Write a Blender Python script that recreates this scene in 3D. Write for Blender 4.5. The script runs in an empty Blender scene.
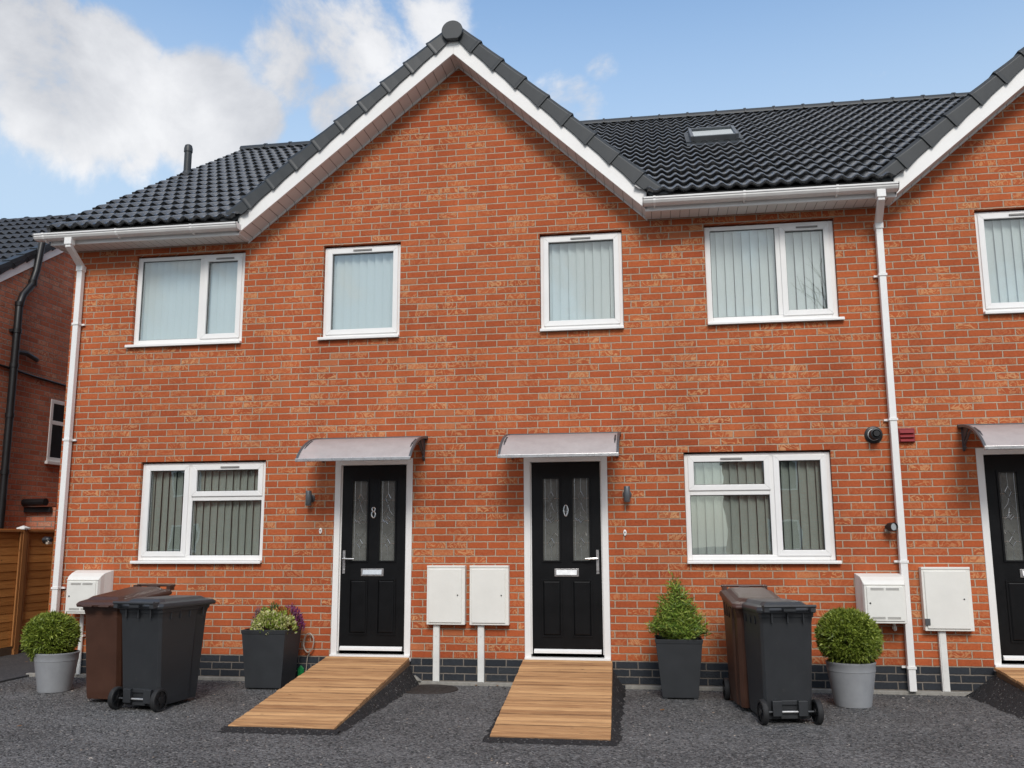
import bpy, bmesh, math, random
from math import sin, cos, pi, radians, sqrt, floor
from mathutils import Vector, Matrix
random.seed(7)
sc = bpy.context.scene
col = sc.collection

# ---------------------------------------------------------------- camera
cd = bpy.data.cameras.new('camera'); cam = bpy.data.objects.new('camera', cd); col.objects.link(cam)
cd.sensor_width = 36.0; cd.lens = 916.0 / 1024 * 36; cd.clip_start = .05; cd.clip_end = 2000
_yaw, _pit, _rol = radians(-8.912), radians(9.566), radians(-.236)
_f = Vector((sin(_yaw) * cos(_pit), cos(_yaw) * cos(_pit), sin(_pit)))
_r = Vector((cos(_yaw), -sin(_yaw), 0)); _u = _r.cross(_f)
_r2 = _r * cos(_rol) + _u * sin(_rol); _u2 = -_r * sin(_rol) + _u * cos(_rol)
cam.matrix_world = Matrix((( _r2.x, _u2.x, -_f.x, 1.871), (_r2.y, _u2.y, -_f.y, -9.677), (_r2.z, _u2.z, -_f.z, 1.4585), (0, 0, 0, 1)))
sc.camera = cam

# ---------------------------------------------------------------- light
SUN_EL, SUN_AZ = radians(40), radians(9)        # sun behind the viewer, behind thin cloud
sd = bpy.data.lights.new('sun', 'SUN'); sun = bpy.data.objects.new('sun', sd); col.objects.link(sun)
sd.energy = 1.35; sd.angle = radians(20); sd.color = (1, .96, .91)
_s = Vector((sin(SUN_AZ) * cos(SUN_EL), -cos(SUN_AZ) * cos(SUN_EL), sin(SUN_EL)))
sun.rotation_euler = _s.to_track_quat('Z', 'Y').to_euler(); sun.location = (0, -20, 30)
w = bpy.data.worlds.new('World'); sc.world = w; w.use_nodes = True
sc.view_settings.view_transform = 'Standard'; sc.view_settings.look = 'None'
sc.view_settings.exposure = 0.74; sc.view_settings.gamma = 1
sc.cycles.max_bounces = 8; sc.cycles.transparent_max_bounces = 12

def build_sky():
    nt = w.node_tree; nt.nodes.clear(); N = nt.nodes.new; L = nt.links.new
    out = N('ShaderNodeOutputWorld'); bg = N('ShaderNodeBackground'); bg.inputs[1].default_value = .15
    sky = N('ShaderNodeTexSky'); sky.sky_type = 'NISHITA'; sky.sun_disc = False
    sky.sun_elevation = SUN_EL; sky.sun_rotation = pi - SUN_AZ
    sky.air_density = 1.1; sky.dust_density = 1.6; sky.ozone_density = 2.2
    tc = N('ShaderNodeTexCoord')
    n1 = N('ShaderNodeTexNoise'); n1.inputs['Scale'].default_value = 6.5; n1.inputs['Detail'].default_value = 9; n1.inputs['Roughness'].default_value = .60; n1.inputs['Distortion'].default_value = .25
    n2 = N('ShaderNodeTexNoise'); n2.inputs['Scale'].default_value = 3.2; n2.inputs['Detail'].default_value = 5
    L(tc.outputs['Generated'], n1.inputs['Vector']); L(tc.outputs['Generated'], n2.inputs['Vector'])
    def M(op, a, b=None, clamp=False):
        m = N('ShaderNodeMath'); m.operation = op; m.use_clamp = clamp
        for i, v in ((0, a), (1, b)):
            if v is None: continue
            if isinstance(v, (int, float)): m.inputs[i].default_value = v
            else: L(v, m.inputs[i])
        return m.outputs[0]
    blobs = [((-0.530,0.729,0.432),0.108,1.00), ((-0.558,0.687,0.466),0.091,1.00), ((-0.437,0.793,0.426),0.074,1.00),
        ((-0.393,0.818,0.420),0.046,0.90), ((-0.332,0.814,0.476),0.086,0.62), ((-0.277,0.817,0.505),0.060,0.5),
        ((-0.311,0.846,0.434),0.051,0.72), ((-0.211,0.822,0.529),0.055,0.5), ((-0.045,0.877,0.478),0.028,0.44),
        ((-0.077,0.892,0.446),0.046,0.56), ((0.143,0.876,0.461),0.022,0.42), ((0.056,0.896,0.442),0.031,0.25), ((-0.500,0.779,0.377),0.039,0.60),
        ((.05,.70,.714),.21,1.3), ((.36,.63,.69),.20,1.2), ((-.26,.67,.70),.20,1.2), ((.2,-.8,.55),.55,1), ((-.6,-.6,.5),.5,1), ((-.9,.1,.5),.35,.9), ((.9,.1,.55),.4,.9), ((.1,.1,.99),.45,.8), ((.7,-.6,.35),.4,.9)]  # out-of-view clouds, added to whiten the roof sheen and neutralise the skylight
    acc = None
    for d, rad, st in blobs:
        v = N('ShaderNodeVectorMath'); v.operation = 'DISTANCE'; v.inputs[1].default_value = Vector(d).normalized()
        L(tc.outputs['Generated'], v.inputs[0])
        mr = N('ShaderNodeMapRange'); mr.interpolation_type = 'SMOOTHSTEP'
        mr.inputs['From Min'].default_value = rad * 1.25; mr.inputs['From Max'].default_value = rad * .35
        mr.inputs['To Min'].default_value = 0; mr.inputs['To Max'].default_value = st
        L(v.outputs['Value'], mr.inputs['Value'])
        acc = mr.outputs[0] if acc is None else M('MAXIMUM', acc, mr.outputs[0])
    dens = M('ADD', acc, M('MULTIPLY', M('SUBTRACT', n1.outputs[0], .5), 3.0))
    mr = N('ShaderNodeMapRange'); mr.interpolation_type = 'SMOOTHSTEP'
    mr.inputs['From Min'].default_value = .28; mr.inputs['From Max'].default_value = .78
    L(dens, mr.inputs['Value'])
    fac = M('MULTIPLY', mr.outputs[0], .93)
    shade = N('ShaderNodeValToRGB'); e = shade.color_ramp.elements
    e[0].position = .42; e[0].color = (2.2, 2.25, 2.4, 1); e[1].position = .60; e[1].color = (3.75, 3.75, 3.8, 1)
    sn = M('ADD', M('MULTIPLY', n2.outputs[0], .5), M('MULTIPLY', n1.outputs[0], .5))
    L(sn, shade.inputs[0])
    mix = N('ShaderNodeMix'); mix.data_type = 'RGBA'
    gain = N('ShaderNodeMix'); gain.data_type = 'RGBA'; gain.blend_type = 'MULTIPLY'; gain.inputs[0].default_value = 1; L(sky.outputs[0], gain.inputs[6]); gain.inputs[7].default_value = (.88, .94, .93, 1)
    sz = N('ShaderNodeSeparateXYZ'); L(tc.outputs['Generated'], sz.inputs[0]); hz = N('ShaderNodeMapRange'); hz.interpolation_type = 'SMOOTHSTEP'; hz.inputs['From Min'].default_value = .60; hz.inputs['From Max'].default_value = .30; hz.inputs['To Max'].default_value = .72; L(sz.outputs[2], hz.inputs[0])
    pale = N('ShaderNodeMix'); pale.data_type = 'RGBA'; L(hz.outputs[0], pale.inputs[0]); L(gain.outputs[2], pale.inputs[6]); pale.inputs[7].default_value = (2.3, 2.85, 3.4, 1)
    L(fac, mix.inputs[0]); L(pale.outputs[2], mix.inputs[6]); L(shade.outputs[0], mix.inputs[7])
    L(mix.outputs[2], bg.inputs[0]); L(bg.outputs[0], out.inputs[0])
build_sky()

# ---------------------------------------------------------------- helpers
class MB:
    def __init__(s): s.v = []; s.f = []
    def add(s, vs, fs):
        o = len(s.v); s.v += [tuple(p) for p in vs]; s.f += [tuple(i + o for i in f) for f in fs]
    def box(s, x0, x1, y0, y1, z0, z1, M=None):
        vs = [Vector(p) for p in ((x0,y0,z0),(x1,y0,z0),(x1,y1,z0),(x0,y1,z0),(x0,y0,z1),(x1,y0,z1),(x1,y1,z1),(x0,y1,z1))]
        if M is not None: vs = [M @ p for p in vs]
        s.add(vs, [(0,3,2,1),(4,5,6,7),(0,1,5,4),(1,2,6,5),(2,3,7,6),(3,0,4,7)]); return s
    def prism(s, pts, axis, a, b, M=None):
        n = len(pts)
        def P(p, t): return {'x': (t, p[0], p[1]), 'y': (p[0], t, p[1]), 'z': (p[0], p[1], t)}[axis]
        vs = [Vector(P(p, a)) for p in pts] + [Vector(P(p, b)) for p in pts]
        if M is not None: vs = [M @ p for p in vs]
        s.add(vs, [tuple(range(n)), tuple(range(2*n-1, n-1, -1))] + [(i, n+i, n+(i+1) % n, (i+1) % n) for i in range(n)]); return s
    def loft(s, rings, cap=True):
        n = len(rings[0]); vs = [p for r in rings for p in r]; fs = []
        for k in range(len(rings) - 1):
            for i in range(n):
                j = (i + 1) % n; fs.append((k*n+i, k*n+j, (k+1)*n+j, (k+1)*n+i))
        if cap: fs += [tuple(range(n-1, -1, -1)), tuple(range((len(rings)-1)*n, len(rings)*n))]
        s.add(vs, fs); return s
    def tube(s, path, r, n=10, cap=True):
        path = [Vector(p) for p in path]; rings = []; up = Vector((0, 0, 1))
        rr = r if isinstance(r, (list, tuple)) else [r] * len(path)
        prev = None
        for i, p in enumerate(path):
            a = path[max(i-1, 0)]; b = path[min(i+1, len(path)-1)]; t = (b - a).normalized()
            if prev is None:
                ref = up if abs(t.z) < .9 else Vector((1, 0, 0)); x = t.cross(ref).normalized()
            else: x = (prev - t * prev.dot(t)).normalized()
            prev = x; y = t.cross(x)
            rings.append([p + (x * cos(2*pi*k/n) + y * sin(2*pi*k/n)) * rr[i] for k in range(n)])
        return s.loft(rings, cap)
    def lathe(s, prof, n=32, c=(0, 0, 0), M=None, cap=True):
        rings = []
        for r, z in prof:
            ring = [Vector((c[0] + r*cos(2*pi*k/n), c[1] + r*sin(2*pi*k/n), c[2] + z)) for k in range(n)]
            rings.append([M @ p for p in ring] if M is not None else ring)
        return s.loft(rings, cap)
    def build(s, name, m, parent=None, smooth=False, bevel=0, recalc=True, angle=35, **tags):
        me = bpy.data.meshes.new(name); me.from_pydata(s.v, [], s.f)
        if recalc:
            bm = bmesh.new(); bm.from_mesh(me); bmesh.ops.recalc_face_normals(bm, faces=bm.faces); bm.to_mesh(me); bm.free()
        me.materials.append(m)
        o = bpy.data.objects.new(name, me); col.objects.link(o)
        if parent: o.parent = parent
        if smooth:
            me.shade_smooth()
            me.set_sharp_from_angle(angle=radians(angle))
        if bevel:
            b = o.modifiers.new('bevel', 'BEVEL'); b.width = bevel; b.segments = 2; b.limit_method = 'ANGLE'; b.harden_normals = False
        for k, v in tags.items(): o[k] = v
        return o

def thing(name, label, cat, loc=(0, 0, 0), rz=0, group=None):
    o = bpy.data.objects.new(name, None); col.objects.link(o); o.location = loc; o.rotation_euler = (0, 0, rz)
    o.empty_display_size = .1
    o['label'] = label; o['category'] = cat
    if group: o['group'] = group
    return o
def tag(o, label, cat, group=None):
    o['label'] = label; o['category'] = cat
    if group: o['group'] = group
    return o
def struct(o): o['kind'] = 'structure'; return o

# ---------------------------------------------------------------- materials
def newmat(name):
    m = bpy.data.materials.new(name); m.use_nodes = True; nt = m.node_tree
    return m, nt, nt.nodes['Principled BSDF'], nt.nodes.new, nt.links.new
def mathn(nt):
    def M(op, a, b=None, clamp=False):
        m = nt.nodes.new('ShaderNodeMath'); m.operation = op; m.use_clamp = clamp
        for i, v in ((0, a), (1, b)):
            if v is None: continue
            if isinstance(v, (int, float)): m.inputs[i].default_value = v
            else: nt.links.new(v, m.inputs[i])
        return m.outputs[0]
    return M
def simple(name, c, rough=.5, var=.12, scale=6, bump=0, bscale=60, metallic=0, spec=.5, dirt=0):
    """one paint/plastic: base colour with slight mottling, fine bump and roughness variation"""
    m, nt, b, N, L = newmat(name); tc = N('ShaderNodeTexCoord')
    n = N('ShaderNodeTexNoise'); n.inputs['Scale'].default_value = scale; n.inputs['Detail'].default_value = 6; n.inputs['Roughness'].default_value = .65
    L(tc.outputs['Object'], n.inputs['Vector'])
    r = N('ShaderNodeValToRGB'); e = r.color_ramp.elements; e[0].position = .3; e[1].position = .7
    e[0].color = (*[x * (1 - var) for x in c], 1); e[1].color = (*[min(1, x * (1 + var * .6)) for x in c], 1)
    L(n.outputs[0], r.inputs[0]); out = r.outputs[0]
    if dirt:
        n3 = N('ShaderNodeTexNoise'); n3.inputs['Scale'].default_value = 14; n3.inputs['Detail'].default_value = 8; n3.inputs['Roughness'].default_value = .75
        L(tc.outputs['Object'], n3.inputs['Vector'])
        mr = N('ShaderNodeMapRange'); mr.inputs['From Min'].default_value = .58; mr.inputs['From Max'].default_value = .78; mr.inputs['To Max'].default_value = dirt
        L(n3.outputs[0], mr.inputs[0]); mx = N('ShaderNodeMix'); mx.data_type = 'RGBA'; L(mr.outputs[0], mx.inputs[0]); L(out, mx.inputs[6]); mx.inputs[7].default_value = (.25, .22, .18, 1); out = mx.outputs[2]
    L(out, b.inputs['Base Color'])
    mr = N('ShaderNodeMapRange'); mr.inputs['To Min'].default_value = max(0, rough - .08); mr.inputs['To Max'].default_value = min(1, rough + .1)
    L(n.outputs[0], mr.inputs[0]); L(mr.outputs[0], b.inputs['Roughness'])
    b.inputs['Metallic'].default_value = metallic; b.inputs['Specular IOR Level'].default_value = spec
    if bump:
        n2 = N('ShaderNodeTexNoise'); n2.inputs['Scale'].default_value = bscale; n2.inputs['Detail'].default_value = 4
        L(tc.outputs['Object'], n2.inputs['Vector'])
        bp = N('ShaderNodeBump'); bp.inputs['Distance'].default_value = bump; bp.inputs['Strength'].default_value = .6
        L(n2.outputs[0], bp.inputs['Height']); L(bp.outputs[0], b.inputs['Normal'])
    return m

def brick_mat(name, ramp, tan=(.56, .27, .10), tanamt=.5, mortar=(.40, .31, .25), phase=.0, dark=1.0):
    m, nt, b, N, L = newmat(name); M = mathn(nt); tc = N('ShaderNodeTexCoord')
    wob = N('ShaderNodeTexNoise'); wob.inputs['Scale'].default_value = 22; wob.inputs['Detail'].default_value = 3
    L(tc.outputs['Object'], wob.inputs['Vector'])
    sx = N('ShaderNodeSeparateXYZ'); L(tc.outputs['Object'], sx.inputs[0])
    sw = N('ShaderNodeSeparateXYZ'); L(wob.outputs['Color'], sw.inputs[0])
    h = M('ADD', M('ADD', sx.outputs[0], sx.outputs[1]), M('MULTIPLY', M('SUBTRACT', sw.outputs[0], .5), .010))
    z = M('ADD', sx.outputs[2], M('MULTIPLY', M('SUBTRACT', sw.outputs[1], .5), .009))
    row = M('FLOOR', M('DIVIDE', z, .075)); fz = M('SUBTRACT', M('DIVIDE', z, .075), row)
    odd = M('FLOORED_MODULO', row, 2.0)
    rn = N('ShaderNodeTexWhiteNoise'); rn.noise_dimensions = '1D'; L(row, rn.inputs['W'])
    jit = M('MULTIPLY', M('SUBTRACT', rn.outputs['Value'], .5), .16)
    hx = M('ADD', M('ADD', M('DIVIDE', M('ADD', h, phase), .225), M('MULTIPLY', odd, .5)), jit)
    colm = M('FLOOR', hx); fx = M('SUBTRACT', hx, colm)
    # distance to the joint in metres
    dx = M('MULTIPLY', M('SUBTRACT', .5, M('ABSOLUTE', M('SUBTRACT', fx, .5))), .225)
    dz = M('MULTIPLY', M('SUBTRACT', .5, M('ABSOLUTE', M('SUBTRACT', fz, .5))), .075)
    dm = M('MINIMUM', dx, dz)
    nb = N('ShaderNodeMapRange'); nb.interpolation_type = 'SMOOTHSTEP'
    nb.inputs['From Min'].default_value = .0046; nb.inputs['From Max'].default_value = .0076; L(dm, nb.inputs[0])
    inb = nb.outputs[0]
    cv = N('ShaderNodeCombineXYZ'); L(colm, cv.inputs[0]); L(row, cv.inputs[1])
    wn = N('ShaderNodeTexWhiteNoise'); wn.noise_dimensions = '3D'; L(cv.outputs[0], wn.inputs['Vector'])
    ws = N('ShaderNodeSeparateXYZ'); L(wn.outputs['Color'], ws.inputs[0])
    mott = N('ShaderNodeTexNoise'); mott.inputs['Scale'].default_value = 38; mott.inputs['Detail'].default_value = 7; mott.inputs['Roughness'].default_value = .7
    L(tc.outputs['Object'], mott.inputs['Vector'])
    big = N('ShaderNodeTexNoise'); big.inputs['Scale'].default_value = .7; big.inputs['Detail'].default_value = 3; L(tc.outputs['Object'], big.inputs['Vector'])
    v = M('ADD', M('ADD', M('MULTIPLY', ws.outputs[0], .30), M('MULTIPLY', mott.outputs[0], .80)), M('MULTIPLY', M('SUBTRACT', big.outputs[0], .5), .7))
    r = N('ShaderNodeValToRGB'); r.color_ramp.interpolation = 'LINEAR'
    e = r.color_ramp.elements; e[0].position = .12; e[0].color = (*ramp[0], 1); e[1].position = .95; e[1].color = (*ramp[-1], 1)
    for i, c in enumerate(ramp[1:-1]):
        q = e.new(.12 + .83 * (i + 1) / (len(ramp) - 1)); q.color = (*c, 1)
    L(v, r.inputs[0])
    # creased, folded kiln marks: pale tan swirls on some bricks only
    off = N('ShaderNodeVectorMath'); off.operation = 'MULTIPLY_ADD'; L(wn.outputs['Color'], off.inputs[0]); off.inputs[1].default_value = (9, 9, 9); L(tc.outputs['Object'], off.inputs[2])
    swn = N('ShaderNodeTexNoise'); swn.inputs['Scale'].default_value = 8; swn.inputs['Detail'].default_value = 2; swn.inputs['Distortion'].default_value = 2.4
    L(off.outputs[0], swn.inputs['Vector'])
    band = M('ABSOLUTE', M('SUBTRACT', swn.outputs[0], .5))
    bm_ = N('ShaderNodeMapRange'); bm_.inputs['From Min'].default_value = .075; bm_.inputs['From Max'].default_value = .012; L(band, bm_.inputs[0])
    pick = N('ShaderNodeMapRange'); pick.inputs['From Min'].default_value = .45; pick.inputs['From Max'].default_value = 1.05; L(ws.outputs[1], pick.inputs[0])
    tf = M('MULTIPLY', M('MULTIPLY', bm_.outputs[0], pick.outputs[0]), tanamt * 1.5, True)
    tf = M('ADD', tf, M('MULTIPLY', M('GREATER_THAN', ws.outputs[2], .95), .18), True)
    mx = N('ShaderNodeMix'); mx.data_type = 'RGBA'; L(tf, mx.inputs[0]); L(r.outputs[0], mx.inputs[6]); mx.inputs[7].default_value = (*tan, 1)
    mm = N('ShaderNodeMix'); mm.data_type = 'RGBA'; L(mott.outputs[0], mm.inputs[0]); mm.inputs[6].default_value = (*[c * .72 for c in mortar], 1); mm.inputs[7].default_value = (*[c * 1.2 for c in mortar], 1)
    m2 = N('ShaderNodeMix'); m2.data_type = 'RGBA'; L(inb, m2.inputs[0]); L(mm.outputs[2], m2.inputs[6]); L(mx.outputs[2], m2.inputs[7])
    # rain staining and washed patches, stretched down the wall
    mpz = N('ShaderNodeMapping'); mpz.inputs['Scale'].default_value = (2.6, 2.6, .42); L(tc.outputs['Object'], mpz.inputs[0])
    stn = N('ShaderNodeTexNoise'); stn.inputs['Scale'].default_value = 1.0; stn.inputs['Detail'].default_value = 7; stn.inputs['Roughness'].default_value = .6; L(mpz.outputs[0], stn.inputs['Vector'])
    sm = N('ShaderNodeMapRange'); sm.inputs['From Min'].default_value = .34; sm.inputs['From Max'].default_value = .66; sm.inputs['To Min'].default_value = .90; sm.inputs['To Max'].default_value = 1.10; L(stn.outputs[0], sm.inputs[0])
    sc3 = N('ShaderNodeVectorMath'); sc3.operation = 'SCALE'; L(m2.outputs[2], sc3.inputs[0]); L(sm.outputs[0], sc3.inputs['Scale'])
    L(sc3.outputs[0], b.inputs['Base Color']); b.inputs['Roughness'].default_value = .88; b.inputs['Specular IOR Level'].default_value = .25
    ht = M('ADD', M('MULTIPLY', inb, 1.0), M('ADD', M('MULTIPLY', mott.outputs[0], .45), M('MULTIPLY', M('MULTIPLY', bm_.outputs[0], pick.outputs[0]), .25)))
    bp = N('ShaderNodeBump'); bp.inputs['Distance'].default_value = .009; bp.inputs['Strength'].default_value = 1
    L(ht, bp.inputs['Height']); L(bp.outputs[0], b.inputs['Normal'])
    return m

RED = [(.235, .049, .019), (.365, .080, .028), (.45, .108, .036), (.53, .16, .056)]
M_brick = brick_mat('red_brick', RED, phase=.155, tan=(.60, .32, .15), tanamt=.55, mortar=(.47, .355, .26))
M_blue = brick_mat('blue_brick', [(.018, .021, .026), (.030, .034, .041), (.045, .050, .058)], tan=(.06, .065, .07), tanamt=.3, mortar=(.20, .175, .15), phase=.155)
M_nbrick = brick_mat('neighbour_brick', [(.27, .080, .046), (.40, .12, .062), (.52, .17, .095), (.62, .32, .22)], tan=(.56, .36, .24), tanamt=.5, mortar=(.36, .28, .23))
M_upvc = simple('white_upvc', (.83, .82, .80), .32, var=.04, scale=3)
M_fascia = simple('white_fascia_board', (.83, .815, .79), .38, var=.05, scale=2)
M_gutter = simple('white_gutter_plastic', (.74, .73, .71), .36, var=.08, scale=5)
M_slot = simple('grey_vent_plastic', (.24, .23, .22), .6)
M_black = simple('black_gloss_door_skin', (.0045, .0048, .0055), .34, var=.2, bump=.0006, bscale=90, spec=.28)
M_chrome = simple('brushed_chrome', (.66, .65, .64), .28, metallic=.9, var=.1, scale=20)
M_verge = simple('dark_grey_verge_plastic', (.028, .032, .035), .45, var=.15)
M_metal_dark = simple('dark_grey_metal', (.085, .09, .098), .42, var=.15, metallic=.4)
M_grey_lamp = simple('mid_grey_metal', (.13, .14, .15), .4, var=.15, metallic=.5)
M_blackplastic = simple('black_plastic', (.010, .010, .011), .42, var=.25, bump=.0005, bscale=120)
M_rubber = simple('black_rubber', (.014, .014, .015), .7, var=.3, dirt=.25)
M_concrete = simple('pale_concrete', (.30, .285, .255), .9, var=.3, scale=18, bump=.004, bscale=90)
M_cream = simple('cream_meter_box_plastic', (.79, .78, .73), .45, var=.05, scale=4, dirt=.06)
M_conduit = simple('weathered_white_conduit', (.76, .755, .72), .45, var=.08, dirt=.25)
M_potgrey = simple('pale_grey_pot_plastic', (.29, .30, .315), .5, var=.10, scale=9, bump=.0008, bscale=120, dirt=.1)
M_planter = simple('charcoal_planter_plastic', (.026, .029, .033), .62, var=.18, bump=.0008, bscale=140)
M_soil = simple('dark_compost', (.022, .015, .010), .95, var=.4, scale=40, bump=.01, bscale=120)
M_binblack = simple('charcoal_bin_plastic', (.025, .027, .030), .46, var=.16, scale=5, bump=.0008, bscale=200, dirt=.08)
M_binbrown = simple('dark_brown_bin_plastic', (.062, .024, .013), .48, var=.18, scale=5, bump=.0008, bscale=200, dirt=.08)
M_blacklid = simple('charcoal_lid_plastic', (.036, .039, .043), .36, var=.18, scale=6, dirt=.1)
M_brownlid = simple('brown_lid_plastic', (.060, .027, .019), .42, var=.2, scale=6, dirt=.1)
M_redvent = simple('dark_red_plastic', (.24, .018, .020), .4, var=.12)
M_cable = simple('off_white_cable', (.40, .34, .28), .5)
M_green = simple('green_plastic', (.01, .22, .06), .4)
M_iron = simple('rusty_cast_iron', (.034, .026, .022), .8, var=.4, scale=25, bump=.004, bscale=70)
M_stem = simple('bark', (.09, .055, .03), .9, var=.3, scale=30, bump=.004)
M_plaster = simple('interior_plaster', (.50, .49, .46), .9)
M_floorin = simple('interior_carpet', (.12, .11, .10), .95)
M_dark_felt = simple('black_roof_felt', (.02, .02, .02), .9)

def soffit_mat():
    m, nt, b, N, L = newmat('white_soffit_board'); M = mathn(nt); tc = N('ShaderNodeTexCoord')
    sx = N('ShaderNodeSeparateXYZ'); L(tc.outputs['Object'], sx.inputs[0])
    f = M('FRACT', M('DIVIDE', sx.outputs[0], .10)); g = M('LESS_THAN', f, .06)
    mx = N('ShaderNodeMix'); mx.data_type = 'RGBA'; L(g, mx.inputs[0]); mx.inputs[6].default_value = (.70, .68, .65, 1); mx.inputs[7].default_value = (.28, .26, .24, 1)
    L(mx.outputs[2], b.inputs['Base Color']); b.inputs['Roughness'].default_value = .45
    bp = N('ShaderNodeBump'); bp.inputs['Distance'].default_value = .004; bp.invert = True; L(g, bp.inputs['Height']); L(bp.outputs[0], b.inputs['Normal'])
    return m
M_soffit = soffit_mat()

def tile_mat(name, c0, c1, rough):
    m, nt, b, N, L = newmat(name); tc = N('ShaderNodeTexCoord')
    n = N('ShaderNodeTexNoise'); n.inputs['Scale'].default_value = 3.2; n.inputs['Detail'].default_value = 8; n.inputs['Roughness'].default_value = .7
    L(tc.outputs['Object'], n.inputs['Vector'])
    n2 = N('ShaderNodeTexNoise'); n2.inputs['Scale'].default_value = 45; n2.inputs['Detail'].default_value = 4; L(tc.outputs['Object'], n2.inputs['Vector'])
    r = N('ShaderNodeValToRGB'); e = r.color_ramp.elements; e[0].position = .32; e[1].position = .68; e[0].color = (*c0, 1); e[1].color = (*c1, 1)
    L(n.outputs[0], r.inputs[0]); L(r.outputs[0], b.inputs['Base Color'])
    mr = N('ShaderNodeMapRange'); mr.inputs['To Min'].default_value = rough - .08; mr.inputs['To Max'].default_value = rough + .14; L(n2.outputs[0], mr.inputs[0]); L(mr.outputs[0], b.inputs['Roughness'])
    bp = N('ShaderNodeBump'); bp.inputs['Distance'].default_value = .0015; L(n2.outputs[0], bp.inputs['Height']); L(bp.outputs[0], b.inputs['Normal'])
    b.inputs['Specular IOR Level'].default_value = .9
    return m
M_tile = tile_mat('dark_concrete_tile', (.030, .031, .032), (.072, .073, .075), .22)
M_ntile = tile_mat('neighbour_tile', (.018, .019, .021), (.036, .037, .040), .5)

def glass_mat(name, ior, tint=(.93, .97, .96), rough=.0):
    m, nt, b, N, L = newmat(name); nt.nodes.remove(b); out = nt.nodes['Material Output']
    tr = N('ShaderNodeBsdfTransparent'); tr.inputs[0].default_value = (*tint, 1)
    gl = N('ShaderNodeBsdfGlossy'); gl.inputs['Roughness'].default_value = rough; gl.inputs[0].default_value = (.95, 1, 1, 1)
    M = mathn(nt); lw = N('ShaderNodeLayerWeight'); lw.inputs['Blend'].default_value = .5     # reflectance of either face, F0 at normal incidence
    fz = M('ADD', ior, M('MULTIPLY', M('POWER', lw.outputs['Facing'], 5.0), 1 - ior))
    tc = N('ShaderNodeTexCoord'); n = N('ShaderNodeTexNoise'); n.inputs['Scale'].default_value = 2.2; L(tc.outputs['Object'], n.inputs['Vector'])
    bp = N('ShaderNodeBump'); bp.inputs['Distance'].default_value = .003; bp.inputs['Strength'].default_value = .35; L(n.outputs[0], bp.inputs['Height']); L(bp.outputs[0], gl.inputs['Normal'])
    mx = N('ShaderNodeMixShader'); L(fz, mx.inputs[0]); L(tr.outputs[0], mx.inputs[1]); L(gl.outputs[0], mx.inputs[2]); L(mx.outputs[0], out.inputs[0])
    return m
M_glass = glass_mat('window_glass', .12, tint=(.985, .995, .99))
M_doorglass = simple('obscure_door_glass', (.13, .135, .125), .18, var=.25, scale=9, bump=.002, bscale=45, spec=.7)
M_rooflight = glass_mat('rooflight_glass', .5, tint=(.5, .55, .6))

def blind_mat(name, a, c):
    m, nt, b, N, L = newmat(name); tc = N('ShaderNodeTexCoord')
    n = N('ShaderNodeTexNoise'); n.inputs['Scale'].default_value = 90; L(tc.outputs['Object'], n.inputs['Vector'])
    r = N('ShaderNodeValToRGB'); r.color_ramp.elements[0].color = (*a, 1); r.color_ramp.elements[1].color = (*c, 1); L(n.outputs[0], r.inputs[0]); L(r.outputs[0], b.inputs['Base Color'])
    b.inputs['Roughness'].default_value = .8
    return m
M_blind = blind_mat('white_vertical_blind_fabric', (.48, .53, .52), (.58, .63, .62)); M_blind_low = blind_mat('grey_green_blind_fabric', (.25, .28, .245), (.33, .36, .32))

def canopy_mat():
    m, nt, b, N, L = newmat('bronze_polycarbonate'); out = nt.nodes['Material Output']
    tc = N('ShaderNodeTexCoord'); n = N('ShaderNodeTexNoise'); n.inputs['Scale'].default_value = 7; n.inputs['Detail'].default_value = 8; n.inputs['Roughness'].default_value = .7; L(tc.outputs['Object'], n.inputs['Vector'])
    r = N('ShaderNodeValToRGB'); e = r.color_ramp.elements; e[0].position = .3; e[1].position = .75; e[0].color = (.58, .53, .52, 1); e[1].color = (.72, .67, .66, 1); L(n.outputs[0], r.inputs[0]); L(r.outputs[0], b.inputs['Base Color'])
    b.inputs['Roughness'].default_value = .3
    tr = N('ShaderNodeBsdfTransparent'); tr.inputs[0].default_value = (.72, .64, .6, 1)
    mx = N('ShaderNodeMixShader'); mx.inputs[0].default_value = .6; L(tr.outputs[0], mx.inputs[1]); L(b.outputs[0], mx.inputs[2]); L(mx.outputs[0], out.inputs[0])
    return m
M_canopy = canopy_mat()

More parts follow.
